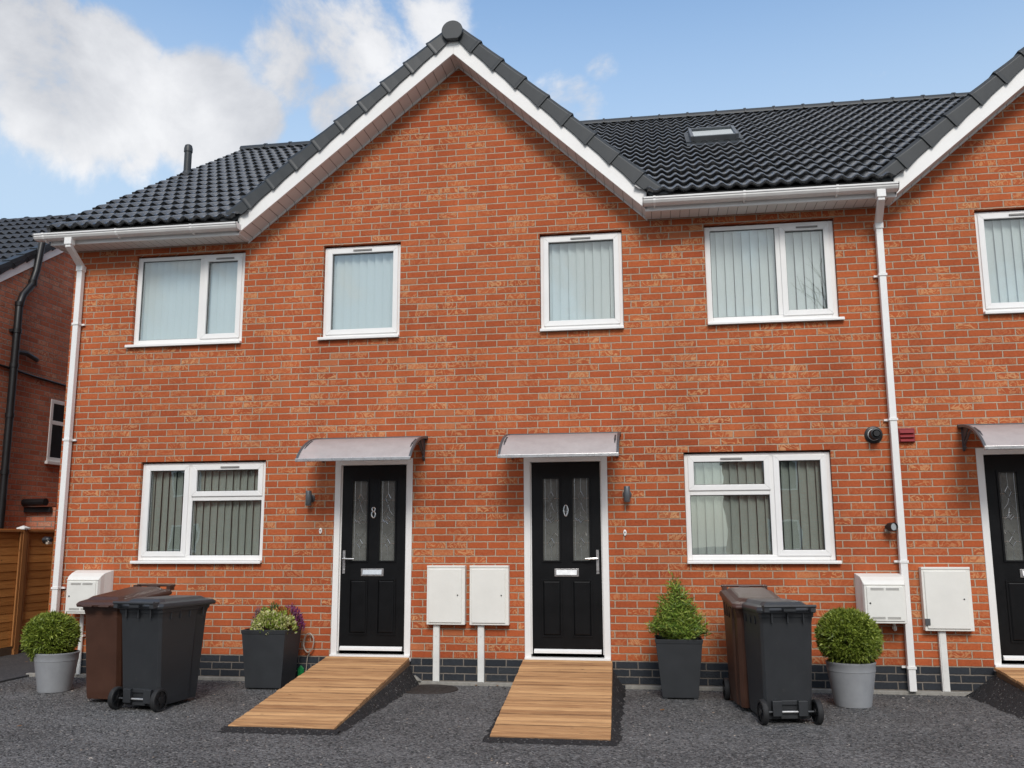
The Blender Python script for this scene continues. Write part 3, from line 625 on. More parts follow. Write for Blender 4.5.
# ----- windows
def window(x0, x1, z0, z1, cells, fw, blind, label, horn=(0, 0), seed=0):
    """cells: list of (x0,x1,z0,z1,opening) in absolute metres inside the frame"""
    yf = .044; F = MB()
    sill_h = .030; zb = z0 + sill_h
    # outer frame and the bars between the cells are one profile
    xs = sorted({c[0] for c in cells} | {c[1] for c in cells}); 
    F.box(x0 + .004, x0 + fw, yf, yf + .068, zb, z1 - .018); F.box(x1 - fw, x1 - .004, yf, yf + .068, zb, z1 - .018)
    F.box(x0 + fw, x1 - fw, yf, yf + .068, zb, zb + fw); F.box(x0 + fw, x1 - fw, yf, yf + .068, z1 - fw, z1 - .018)
    done = set()
    for c in cells:
        if c[1] < x1 - fw - .02 and ('v', c[1]) not in done:
            done.add(('v', c[1])); F.box(c[1] - .03, c[1] + .03, yf + .001, yf + .067, zb + fw, z1 - fw)
        if c[3] < z1 - fw - .02 and ('h', c[3]) not in done:
            done.add(('h', c[3])); F.box(max(c[0], x0 + fw) + (.03 if c[0] > x0 + .02 else 0), min(c[1], x1 - fw) - (.03 if c[1] < x1 - .02 else 0), yf + .002, yf + .066, c[3] - .03, c[3] + .03)
    W = F.build('window', M_upvc, H, bevel=.005, label=label)
    s = MB(); s.box(x0 - horn[0], x1 + horn[1], -.042, yf + .02, z0 + .003, z0 + sill_h - .002)
    s.prism([(x, z) for x, z in ((-.05, z0 - .004), (-.05, z0 + sill_h - .006), (-.038, z0 + sill_h), (-.038, z0 - .004))], 'x', x0 - horn[0] + .001, x1 + horn[1] - .001)
    s.build('sill', M_upvc, W, bevel=.004)
    gl = MB()
    for c in cells:
        a, b, lo, hi, op = c
        a2 = a + (fw if abs(a - x0) < .02 else .03); b2 = b - (fw if abs(b - x1) < .02 else .03)
        lo2 = lo + (fw if abs(lo - z0) < .05 else .03) + (sill_h if abs(lo - z0) < .05 else 0); hi2 = hi - (fw if abs(hi - z1) < .02 else .03)
        if op:
            q = MB(); a3, b3, l3, h3 = a2 - .012, b2 + .012, lo2 - .012, hi2 + .012; t = .058; y0_, y1_ = yf - .013, yf + .05
            for (p, r_, u, v) in ((a3, a3 + t, l3, h3), (b3 - t, b3, l3, h3)): q.prism([(p, u), (r_, u + (t if 1 else 0)), (r_, v - t), (p, v)] if p == a3 else [(p, u + t), (r_, u), (r_, v), (p, v - t)], 'y', y0_, y1_)
            q.prism([(a3, l3), (b3, l3), (b3 - t, l3 + t), (a3 + t, l3 + t)], 'y', y0_, y1_); q.prism([(a3 + t, h3 - t), (b3 - t, h3 - t), (b3, h3), (a3, h3)], 'y', y0_, y1_)
            q.build('casement', M_upvc, W, bevel=.004)
            v = MB(); cx = (a3 + b3) / 2 + (.03 if op == 1 else 0); v.box(cx - .11, cx + .11, y0_ - .012, y0_ - .001, h3 - .036, h3 - .020); (v.build('trickle_vent', M_slot, W) if op != 3 else None)
            a2, b2, lo2, hi2 = a3 + t, b3 - t, l3 + t, h3 - t
        gl.box(a2 - .004, b2 + .004, yf + .024, yf + .030, lo2 - .004, hi2 + .004)
        # black gasket line
        k = MB(); e_ = .005
        for bx in ((a2 - .001, a2 + e_, lo2, hi2), (b2 - e_, b2 + .001, lo2, hi2), (a2, b2, lo2 - .001, lo2 + e_), (a2, b2, hi2 - e_, hi2 + .001)): k.box(bx[0], bx[1], yf + .014, yf + .0235, bx[2], bx[3])
        k.build('gasket', M_blackplastic, W)
    gl.build('pane', M_glass, W)
    # vertical blind
    bl = MB(); rnd = random.Random(seed); ang, pitch, wd, yb = blind
    x = x0 + .08
    while x < x1 - .06:
        a = radians(ang + rnd.uniform(-3, 3)); dx, dy = cos(a) * wd / 2, sin(a) * wd / 2; nx, ny = -sin(a) * .0011, cos(a) * .0011
        bow = []
        for t in (-1, -.5, 0, .5, 1): bow.append((x + dx * t - sin(a) * .006 * (1 - t * t), yb + dy * t + cos(a) * .006 * (1 - t * t)))
        pts = bow + [(p[0] + nx, p[1] + ny) for p in bow[::-1]]
        sh = rnd.uniform(-.004, .004)
        n_ = len(pts); vs = [(p[0], p[1], z1 - .03) for p in pts] + [(p[0] + sh, p[1], z0 + .05) for p in pts]
        bl.add(vs, [(i, n_ + i, n_ + (i + 1) % n_, (i + 1) % n_) for i in range(n_)])
        x += pitch
    bl.box(x0 + .05, x1 - .05, yb - .02, yb + .02, z1 - .03, z1 - .004)
    bl.build('blind', M_blind if z0 > 3 else M_blind_low, W, smooth=True, angle=60)
    return W
up = (14, .088, .097, .13); up2 = (22, .091, .094, .13)
window(*WIN[0], [(WIN[0][0], -3.335, 3.675, 4.79, 0), (-3.335, WIN[0][1], 3.675, 4.79, 1)], .062, up, 'two light upper window at the left end of the terrace', (.05, 0), 1)
window(*WIN[1], [(*WIN[1], 2)], .050, up2, 'narrow single light upper window left of the gable centre', (.03, 0), 2)
window(*WIN[2], [(*WIN[2], 2)], .050, up2, 'narrow single light upper window right of the gable centre', (0, 0), 3)
window(*WIN[3], [(WIN[3][0], 3.225, 3.675, 4.79, 0), (3.225, WIN[3][1], 3.675, 4.79, 1)], .062, up2, 'two light upper window under the right gutter', (0, .04), 4)
window(*WIN[4], [(*WIN[4], 2)], .050, up, 'upper window cut by the right edge of the photo', (0, 0), 5)
window(*WIN[5], [(WIN[5][0], -3.34, 1.2, 2.335, 3), (-3.34, WIN[5][1], 1.2, 1.92, 0), (-3.34, WIN[5][1], 1.92, 2.335, 1)], .055, (-17, .086, .090, .12), 'ground floor window left of the left door', (.035, 0), 6)
window(*WIN[6], [(WIN[6][0], 3.04, 1.2, 1.92, 0), (WIN[6][0], 3.04, 1.92, 2.335, 1), (3.04, WIN[6][1], 1.2, 2.335, 3)], .055, (24, .086, .090, .12), 'ground floor window right of the right door', (0, .035), 7)

# ----- doors
def front_door(x0, x1, hand, digit, label):
    z0, z1 = .180, 2.325; F = MB(); fw = .068; yf = -.004
    F.box(x0 + .002, x0 + fw, yf, .10, z0 + .07, z1 - .002); F.box(x1 - fw, x1 - .002, yf, .10, z0 + .07, z1 - .002); F.box(x0 + fw, x1 - fw, yf, .10, z1 - fw, z1 - .002)
    F.box(x0 + fw - .001, x0 + fw + .012, yf + .03, .10, z0 + .10, z1 - fw); F.box(x1 - fw - .012, x1 - fw + .001, yf + .03, .10, z0 + .10, z1 - fw)
    F.build('door_frame', M_upvc, H, bevel=.004)
    s = MB(); s.box(x0 + .002, x1 - .002, -.035, .10, z0 + .025, z0 + .072); s.box(x0 - .01, x1 + .01, -.05, -.002, z0 + .012, z0 + .045)
    s.build('threshold', M_upvc, H, bevel=.004)
    a, b, lo, hi = x0 + fw + .014, x1 - fw - .014, z0 + .105, z1 - fw - .006
    w_, h_ = b - a, hi - lo; yd = .030
    D = MB(); X = lambda f: a + f * w_
    Z = lambda f: hi - f * h_
    cols_ = [(.165, .40), (.60, .835)]; rows = [(.085, .520), (.618, .915)]
    # leaf as a grid with recessed panels and glazed openings
    holes = [(X(c[0]), X(c[1]), Z(rows[0][1]), Z(rows[0][0])) for c in cols_]
    wall_sheet(D, a, b, lo, hi, holes, y=yd, rev=.03)
    D.add([(a, yd, lo), (a, yd + .04, lo), (a, yd + .04, hi), (a, yd, hi)], [(0, 1, 2, 3)]); D.add([(b, yd, lo), (b, yd + .04, lo), (b, yd + .04, hi), (b, yd, hi)], [(0, 1, 2, 3)])
    for c in cols_:
        # raised bead round each glazed opening
        gx0, gx1, gz0, gz1 = X(c[0]), X(c[1]), Z(rows[0][1]), Z(rows[0][0]); t = .018
        for bx in ((gx0 - t, gx0, gz0 - t, gz1 + t), (gx1, gx1 + t, gz0 - t, gz1 + t), (gx0, gx1, gz1, gz1 + t), (gx0, gx1, gz0 - t, gz0)): D.box(bx[0], bx[1], yd - .012, yd - .0005, bx[2], bx[3])
        # lower raised-and-fielded panels
        px0, px1, pz0, pz1 = X(c[0] - .03), X(c[1] + .03), Z(rows[1][1]), Z(rows[1][0])
        for (o_, y_) in ((0, -.010),):
            t = .016
            for bx in ((px0, px0 + t, pz0, pz1), (px1 - t, px1, pz0, pz1), (px0 + t, px1 - t, pz1 - t, pz1), (px0 + t, px1 - t, pz0, pz0 + t)): D.box(bx[0], bx[1], yd + y_, yd - .0005, bx[2], bx[3])
        q0, q1, q2, q3 = px0 + .032, px1 - .032, pz0 + .032, pz1 - .032
        D.add([(px0 + .018, yd - .0006, pz0 + .018), (px1 - .018, yd - .0006, pz0 + .018), (px1 - .018, yd - .0006, pz1 - .018), (px0 + .018, yd - .0006, pz1 - .018), (q0, yd - .009, q2), (q1, yd - .009, q2), (q1, yd - .009, q3), (q0, yd - .009, q3)],
              [(0, 1, 5, 4), (1, 2, 6, 5), (2, 3, 7, 6), (3, 0, 4, 7), (4, 5, 6, 7)])
    dd = D.build('door', M_black, H, recalc=False, bevel=0, label=label)
    for c in cols_:
        gx0, gx1, gz0, gz1 = X(c[0]), X(c[1]), Z(rows[0][1]), Z(rows[0][0])
        q = MB(); q.box(gx0 - .002, gx1 + .002, yd + .018, yd + .024, gz0 - .002, gz1 + .002); q.build('glass_panel', M_doorglass, dd)
        # lead lines: border, diamonds and curved sprigs
        L_ = MB(); y = yd + .0155; gw, gh = gx1 - gx0, gz1 - gz0
        P = lambda u, v: (gx0 + u * gw, y, gz1 - v * gh)
        def ln(pts, r=.0020): L_.tube([P(*p) for p in pts], r, 5)
        ln([(.12, 0), (.12, 1)]); ln([(.88, 0), (.88, 1)]); ln([(.5, 0), (.5, .17)], .0014)
        for v in (.245, .52, .79): ln([(0, v), (.30, v)], .0016); ln([(.70, v), (1, v)], .0016)
        for v, s_ in ((.225, .07), (.79, .06)):
            ln([(.5, v - s_ * .9), (.68, v), (.5, v + s_ * .9), (.32, v), (.5, v - s_ * .9)], .0032)
        ln([(.5, .545), (.70, .50), (.5, .455), (.30, .50), (.5, .545)], .003); ln([(.40, .523), (.62, .478)], .002)
        ln([(.16, .49), (.28, .525), (.42, .50), (.48, .41)], .003); ln([(.5, .30), (.42, .36), (.20, .42)], .0018); ln([(.5, .30), (.62, .38), (.86, .44)], .0018)
        ln([(.15, .70), (.30, .66), (.5, .72), (.7, .66), (.85, .70)], .0018); ln([(.5, .84), (.5, 1)], .0014)
        L_.build('leading', M_chrome, dd, smooth=True)
    # letterbox
    m = MB(); lx0, lx1, lz0, lz1 = X(.325), X(.675), Z(.603), Z(.563)
    m.box(lx0, lx1, yd - .012, yd - .001, lz0, lz1); m.prism([(yd - .012, lz0 + .016), (yd - .024, lz0 + .016), (yd - .014, lz1 - .012), (yd - .012, lz1 - .012)], 'x', lx0 + .02, lx1 - .02)
    m.build('letterbox', M_chrome, dd, bevel=.004)
    # oval plaque with number
    cx, cz = X(.5), Z(.258); m = MB(); n = 24
    yy = yd - .008
    if digit == '8':
        for zc, r, q in ((.030, .017, 1.25), (-.026, .021, 1.55)): m.tube([(cx + r * cos(t), yy, cz + zc + r * q * sin(t)) for t in [2*pi*i/18 for i in range(19)]], .0075, 6)
    else:
        m.tube([(cx + .024 * cos(t) * (1 - .25 * abs(sin(t))), yy, cz + .058 * sin(t)) for t in [2*pi*i/20 for i in range(21)]], .0065, 6)
        if digit: m.tube([(cx + .006, yy, cz - .045), (cx + .006, yy, cz + .04), (cx - .014, yy, cz - .012), (cx + .018, yy, cz - .012)], .0045, 5)
    m.build('door_number', M_chrome, dd, smooth=True)
    # lever handle
    hx = X(.052) if hand < 0 else X(.948); s = -hand
    m = MB(); zt, zb_ = Z(.465), Z(.590); m.box(hx - .014, hx + .014, yd - .014, yd - .001, zb_, zt)
    zl = Z(.510); m.tube([(hx, yd - .01, zl), (hx, yd - .05, zl), (hx + s * .03, yd - .056, zl), (hx + s * .125, yd - .052, zl - .002)], .0095, 8)
    m.lathe([(.009, 0), (.009, .008)], 12, M=Matrix.Translation((hx, yd - .014, Z(.57))) @ Matrix.Rotation(radians(90), 4, 'X'))
    m.build('handle', M_chrome, dd, smooth=True)
    m = MB(); m.prism([(yd - .001, lo + .005), (yd - .03, lo + .008), (yd - .028, lo + .028), (yd - .001, lo + .048)], 'x', a + .015, b - .015); m.build('weather_bar', M_upvc, dd)
    return dd
front_door(*DOOR[0][:2], -1, '8', 'black panelled front door with its lever handle on the left')
front_door(*DOOR[1][:2], 1, '4', 'black panelled front door with its lever handle on the right')
front_door(*DOOR[2][:2], 1, '', 'black panelled front door cut by the right edge of the photo')

# ----- rooflight and soil pipe on the roof
def on_slope(x, y, n=0): 
    return Vector((x, y, EZ + .634 * (y - EY))) + Vector(N_) * n
def slab(m, x0, x1, y0, y1, n0, n1):
    m.loft([[on_slope(x0, y0, n), on_slope(x1, y0, n), on_slope(x1, y1, n), on_slope(x0, y1, n)] for n in (n0, n1)])
x0, x1, y0, y1 = SKY; m = MB(); t = .042
slab(m, x0 - .06, x1 + .06, y0 - .20, y0 - .0, .03, .045); slab(m, x0 - .06, x0, y0, y1 + .05, .03, .06); slab(m, x1, x1 + .06, y0, y1 + .05, .03, .06); slab(m, x0, x1, y1, y1 + .08, .03, .06)
fl = m.build('rooflight_flashing', M_verge, H)
m = MB(); slab(m, x0, x0 + t, y0, y1, .02, .13); slab(m, x1 - t, x1, y0, y1, .02, .13); slab(m, x0 + t, x1 - t, y0, y0 + t, .02, .125); slab(m, x0 + t, x1 - t, y1 - t, y1, .02, .13)
rl = m.build('rooflight', M_grey_lamp, H, bevel=.005, label='small rooflight with grey frame in the right roof slope')
m = MB(); slab(m, x0 + t, x1 - t, y0 + t, y1 - t, .10, .108); m.build('rooflight_pane', M_rooflight, rl)
m = MB(); slab(m, x0 + .01, x1 - .01, y0 + .01, y1 - .01, .0, .02); m.build('rooflight_blind', M_blind, rl)
p = on_slope(-5.02, 2.56)
m = MB(); m.lathe([(.055, -.15), (.055, .38), (.064, .38), (.064, .44), (.058, .46), (.052, .485), (.03, .50)], 20, p); m.lathe([(.095, -.02), (.06, .07)], 20, p)
m.build('soil_pipe', M_verge, H, smooth=True, label='short dark vent pipe standing on the left roof slope')

# ---------------------------------------------------------------- door canopies
def canopy(x0, x1, label):
    t = thing('door_canopy', label, 'canopy', (x0, 0, 2.30), 0, 'curved door canopies')
    W = x1 - x0
    def arc(k):   # flat at the wall, falling at the front
        a = k * radians(66); R_ = .70 / sin(radians(66)); y = -R_ * sin(a); z = .245 - R_ * (1 - cos(a)) * .62
        return y, z
    pts = [arc(k / 14) for k in range(15)]
    m = MB(); m.prism(pts + [(p[0] - .0, p[1] - .006) for p in pts[::-1]], 'x', .02, W - .02); m.build('canopy_sheet', M_canopy, t, smooth=True)
    yf, zf = pts[-1]
    for xx in (0, W - .024):
        m = MB(); m.prism([(p[0], p[1] + .010) for p in pts] + [(p[0], p[1] - .016) for p in pts[::-1]], 'x', xx, xx + .024); m.build('side_trim', M_grey_lamp, t, smooth=True)
    m = MB(); m.box(0, W, yf - .014, yf + .012, zf - .018, zf + .016); m.build('front_rail', M_chrome, t, bevel=.004)
    m = MB(); m.box(0, W, -.022, -.003, .222, .262); m.build('wall_rail', M_grey_lamp, t)
    for xx in (.03, W - .055):
        m = MB(); m.prism([(-.003, .24), (-.20, .225), (-.06, .10), (-.045, .015), (-.03, .0), (-.003, .0)], 'x', xx + .004, xx + .020)
        m.box(xx, xx + .024, -.012, -.002, -.005, .245)
        arm = [(xx + .012, *p) for p in ((-.03, .05), (-.12, .10), (-.22, .165), (-.36, .185), (-.50, .13))]
        m.tube(arm, .011, 8); m.tube([(xx + .012, -.5, .13), (xx + .012, *[pts[10][0], pts[10][1] - .01])], .010, 6)
        m.lathe([(.016, 0), (.016, .014)], 10, M=Matrix.Translation((xx + .012, -.035, .03)) @ Matrix.Rotation(radians(90), 4, 'Y'))
        m.build('bracket', M_metal_dark, t, bevel=.002)
    return t
canopy(-1.80, -.575, 'curved bronze tinted canopy over the left black front door')
canopy(.315, 1.515, 'curved bronze tinted canopy over the middle black front door')
canopy(4.855, 6.06, 'curved canopy over the door at the right edge of the photo')

# ---------------------------------------------------------------- meter boxes
def electric_box(x0, x1, z0, z1, label, lockside=1, patch=False):
    t = thing('meter_box', label, 'meter box', ((x0 + x1) / 2, 0, z0), 0, 'white electricity meter boxes on the front wall'); w_ = (x1 - x0) / 2; h = z1 - z0
    m = MB(); m.box(-w_, w_, -.085, -.002, 0, h); m.box(-w_ + .0, w_, -.092, -.0855, h - .02, h + .003); m.build('housing', M_cream, t, bevel=.008)
    m = MB(); m.box(-w_ + .022, w_ - .035, -.097, -.0865, .022, h - .035); dr = m.build('door', M_cream, t, bevel=.004)
    m = MB(); m.lathe([(.007, 0), (.007, .006)], 10, M=Matrix.Translation((w_ - .075, -.097, h * .50)) @ Matrix.Rotation(radians(90), 4, 'X')); m.build('lock', M_blackplastic, dr)
    if patch:
        m = MB(); m.box(-w_ - .002, -w_ + .045, -.105, -.088, .055, .115); m.build('warning_tag', M_grey_lamp, t)
    return t
electric_box(-.548, -.140, .575, 1.178, 'flat cream meter box beside the left door, left of the central pair')
electric_box(-.090, .322, .575, 1.178, 'flat cream meter box beside the middle door, right of the central pair')
electric_box(4.385, 4.83, .565, 1.165, 'flat cream meter box with a grey tag right of the right downpipe', patch=True)
def conduit(x, zt, label, lean=0):
    m = MB(); m.box(-.033, .033, -.045, -.002, 0, zt); m.box(-.024, .024, -.051, -.0455, .002, zt - .003)
    for z in (zt * .35, zt * .8): m.lathe([(.006, 0), (.006, .004)], 8, M=Matrix.Translation((0, -.051, z)) @ Matrix.Rotation(radians(90), 4, 'X'))
    o = m.build('cable_conduit', M_conduit); o.location = (x, 0, -.0); tag(o, label, 'conduit', 'white conduits under the meter boxes'); o.rotation_euler = (0, lean, 0); return o
conduit(-.452, .575, 'white conduit running down from the left box of the central pair')
conduit(.022, .575, 'white conduit running down from the right box of the central pair')
conduit(4.545, .565, 'white conduit under the meter box with the grey tag')
def gas_box(xc, z0, label, lock=-1):
    t = thing('gas_meter_box', label, 'meter box', (xc, 0, z0), 0, 'deep gas meter boxes on the front wall')
    bw, fw_, h, dp = .225, .185, .47, .235; m = MB()
    def ring(y, w_, zl, zh): return [Vector((-w_, y, zl)), Vector((w_, y, zl)), Vector((w_, y, zh)), Vector((-w_, y, zh))]
    m.loft([ring(-.002, bw, 0, h), ring(-.05, bw - .006, 0, h - .006), ring(-.14, bw - .024, .004, h - .028), ring(-.20, fw_ + .012, .006, h - .062), ring(-dp, fw_, .008, h - .10)])
    m.box(-fw_ - .004, fw_ + .004, -dp - .006, -dp + .03, h - .104, h - .094)
    m.build('housing', M_cream, t, bevel=.006)
    m = MB(); m.box(-fw_ + .018, fw_ - .018, -dp - .010, -dp - .001, .03, h - .118); dr = m.build('door', M_cream, t, bevel=.004)
    for z in (.05, h - .15):
        m = MB()
        for a in (-.13, .01):
            for k in range(3): m.box(a, a + .12, -dp - .0125, -dp - .0105, z + k * .008, z + k * .008 + .003)
        m.build('vent_grille', M_slot, dr)
    m = MB(); m.lathe([(.008, 0), (.008, .006)], 10, M=Matrix.Translation((lock * .14, -dp - .010, h * .42)) @ Matrix.Rotation(radians(90), 4, 'X')); m.build('lock', M_blackplastic, dr)
    return t
gas_box(-4.405, .655, 'deep cream gas meter box above the ball shrub at the left corner')
gas_box(4.0, .635, 'deep cream gas meter box above the ball shrub beside the right downpipe')
o = MB(); o.tube([(0, -.05, 0), (0, -.05, .66)], .022, 12); o.box(-.03, .03, -.06, -.002, .4, .42)
q = o.build('gas_pipe', M_conduit, smooth=True); q.location = (-4.50, 0, 0); tag(q, 'white pipe from the left gas meter box down to the path', 'pipe')
o = MB(); o.tube([(.09, -.05, .64), (.09, -.05, .585), (.10, -.04, .57), (.10, -.01, .565)], .014, 10); o.lathe([(.022, .575), (.022, .60)], 10, (.09, -.05, 0))
q = o.build('gas_pipe', M_conduit, smooth=True); q.location = (4.02, 0, 0); tag(q, 'short pipe stub under the right gas meter box beside the downpipe', 'pipe')

# ---------------------------------------------------------------- wall fittings
def wall_lamp(x, z, side, label):
    t = thing('wall_lamp', label, 'lamp', (x, 0, z), 0, 'grey up and down lamps beside the doors')
    m = MB(); m.lathe([(.030, -.078), (.032, -.074), (.032, .074), (.030, .078)], 20, (0, -.085, 0)); m.build('lamp_tube', M_grey_lamp, t, smooth=True)
    m = MB(); m.lathe([(.045, 0), (.045, .012), (.03, .02)], 20, M=Matrix.Translation((0, -.002, 0)) @ Matrix.Rotation(radians(90), 4, 'X')); m.tube([(0, -.01, 0), (0, -.06, 0)], .016, 10); m.build('wall_plate', M_metal_dark, t, smooth=True)
    m = MB(); m.lathe([(.026, -.0785), (.026, -.0815)], 16, (0, -.085, 0)); m.lathe([(.026, .0785), (.026, .0815)], 16, (0, -.085, 0)); m.build('lens', M_slot, t)
wall_lamp(-1.885, 1.90, 1, 'small grey cylinder lamp on the wall left of the left door')
wall_lamp(1.565, 1.905, 1, 'small grey cylinder lamp on the wall right of the middle door')
def bell(x, z, label, size=1):
    t = thing('doorbell', label, 'doorbell', (x, 0, z), 0, 'doorbells beside the doors')
    m = MB(); n = 20; m.loft([[Vector((.017 * k * cos(2*pi*i/n), y, .032 * k * sin(2*pi*i/n))) for i in range(n)] for y, k in ((-.002, 1), (-.014, 1), (-.018, .8))]); m.build('casing', M_upvc, t, smooth=True)
    m = MB(); m.lathe([(.008, 0), (.008, .005)], 12, M=Matrix.Translation((0, -.018, .004)) @ Matrix.Rotation(radians(90), 4, 'X')); m.build('button', M_slot, t)
bell(-1.765, 1.548, 'small white doorbell left of the left door'); bell(1.532, 1.512, 'small white oval doorbell right of the middle door')
t = thing('boiler_flue', 'round black boiler flue on the wall left of the right downpipe', 'flue', (4.05, 0, 2.475)); RX = Matrix.Rotation(radians(90), 4, 'X')
m = MB(); m.lathe([(.088, 0), (.088, .012), (.07, .022), (.058, .022)], 28, M=Matrix.Translation((0, -.002, 0)) @ RX); m.build('wall_flange', M_blackplastic, t, smooth=True)
m = MB(); m.lathe([(.055, .02), (.055, .13), (.046, .135), (.040, .135), (.040, .06)], 28, M=Matrix.Translation((0, -.002, 0)) @ RX, cap=False); m.lathe([(.03, .05), (.03, .15), (.02, .15)], 20, M=Matrix.Translation((0, -.002, 0)) @ RX); m.build('flue_tube', M_blackplastic, t, smooth=True)
m = MB(); m.lathe([(.0575, .024), (.0595, .024), (.0595, .030), (.0575, .030)], 28, M=Matrix.Translation((0, -.002, 0)) @ RX); m.build('seal_ring', M_upvc, t, smooth=True)
t = thing('air_vent', 'dark red square louvred air vent right of the right downpipe', 'vent', (4.365, 0, 2.465))
m = MB(); m.box(-.078, .078, -.02, -.002, -.07, .07); m.build('vent_frame', M_redvent, t, bevel=.004)
m = MB()
for k in range(3): z = .035 - k * .042; m.prism([(-.021, z + .018), (-.045, z - .016), (-.041, z - .02), (-.0205, z - .006)], 'x', -.066, .066)
m.build('louvre', M_redvent, t)
def security(x, z, y, sg, label, rz=0):
    t = thing('security_light', label, 'light', (x, y, z), rz, 'small black cylindrical lights on the wall')
    Rm_ = Matrix.Rotation(radians(90), 4, 'X') @ Matrix.Rotation(radians(25) * sg, 4, 'Y')
    m = MB(); m.lathe([(.020, .0), (.024, .03), (.040, .045), (.043, .12), (.038, .12), (.036, .105)], 20, M=Rm_); m.build('lamp_body', M_blackplastic, t, smooth=True)
    m = MB(); m.lathe([(.034, .103), (.034, .108)], 16, M=Rm_); m.build('lens', M_chrome, t)
    m = MB(); m.box(-.02, .05, -.03, -.002, -.045, -.02); m.tube([(.01, -.02, -.03), (.0, -.04, 0)], .008, 8); m.build('mount', M_cable, t)
security(4.105, 1.555, -.03, 1, 'small black cylindrical light left of the right downpipe')
security(-5.03, 1.46, .06, -1, 'small black and silver light on the left corner of the terrace', radians(-90))
# coiled cable and green tie by the left planter
m = MB(); pts = []
for k in range(40):
    a = 2 * pi * k / 13; pts.append((.0 + (.055 + .004 * sin(k)) * cos(a), -.035 - .0006 * k, .10 * sin(a)))
m.tube(pts, .0055, 6); m.tube([(.0, -.03, -.10), (-.02, -.025, -.17), (-.03, -.02, -.30), (-.05, -.02, -.36)], .005, 6)
o = m.build('cable_coil', M_cable, smooth=True); o.location = (-1.845, 0, .37); tag(o, 'loop of off white cable hanging on the wall left of the left ramp', 'cable')
m = MB(); m.loft([[Vector((a, -.04, b)) for a, b in ((-.03, -.06), (.03, -.06), (.035, .04), (.0, .075), (-.035, .04))], [Vector((a, -.015, b)) for a, b in ((-.03, -.06), (.03, -.06), (.035, .04), (.0, .075), (-.035, .04))]])
m.tube([(-.012, -.052, -.05), (-.012, -.052, .03)], .009, 8); m.tube([(.014, -.052, -.05), (.014, -.052, .03)], .009, 8)
o = m.build('plastic_cover', M_green, bevel=.004); o.location = (-1.93, 0, .06); tag(o, 'small green plastic cover on the plinth below the cable loop', 'cover')

# ---------------------------------------------------------------- ramps
def ramp(x0b, x1b, x0f, x1f, yf, label):
    t = thing('wooden_ramp', label, 'ramp', ((x0b + x1b) / 2, 0, G), 0, 'timber ramps up to the doors'); c = (x0b + x1b) / 2
    zb, zf, yb = .238 - G, .028, -.052
    n = int(round((yb - yf) / .1)); yf = yb - n * .1; rnd = random.Random(int(x0b * 100)); m = MB()
    def P(u, v, n_): 
        xa = x0b + (x0f - x0b) * v; xb = x1b + (x1f - x1b) * v
        return Vector((xa + (xb - xa) * u - c, yb + (yf - yb) * v, zb + (zf - zb) * v + n_))
    for k in range(n):
        v0, v1 = k / n + .0018, (k + 1) / n - .0018; e0, e1 = rnd.uniform(-.003, .003), rnd.uniform(-.003, .003); dz = rnd.uniform(-.003, .003)
        prof = [(v0, -.026), (v1, -.026), (v1, -.005), (v1 - .0022, -.001), (v1 - .006, .0)] + [(v0 + (v1 - v0) * f_, h_) for f_, h_ in ((.70, 0), (.68, -.005), (.62, -.005), (.60, 0), (.40, 0), (.38, -.005), (.32, -.005), (.30, 0))] + [(v0 + .006, 0), (v0 + .0022, -.001), (v0, -.005)]
        m.loft([[P(u + (e0 if u == 0 else e1), v, h + dz) for v, h in prof] for u in (0, .25, .5, .75, 1)])
        for u in (.08, .5, .92):
            q = P(u, (v0 + v1) / 2, .0005 + dz); m.lathe([(.0035, 0), (.0035, .0006)], 6, q)
    m.build('deck', M_deck, t)
    m = MB()
    for u in (.02, .5, .955):
        a0, a1 = P(u, .002, -.027), P(u, .93, -.027)
        m.loft([[Vector((a0.x, a0.y, .005)), a0, a1, Vector((a1.x, a1.y, .002))], [Vector((a0.x + .045, a0.y, .005)), a0 + Vector((.045, 0, 0)), a1 + Vector((.045, 0, 0)), Vector((a1.x + .045, a1.y, .002))]])
    m.build('bearer', M_deckside, t)
ramp(-1.63, -.735, -1.575, -.69, -2.46, 'timber decking ramp up to the left black front door')
ramp(.47, 1.375, .572, 1.478, -2.53, 'timber decking ramp up to the middle black front door')
ramp(4.98, 5.90, 5.08, 6.0, -2.50, 'timber decking ramp at the right edge, to the third door')
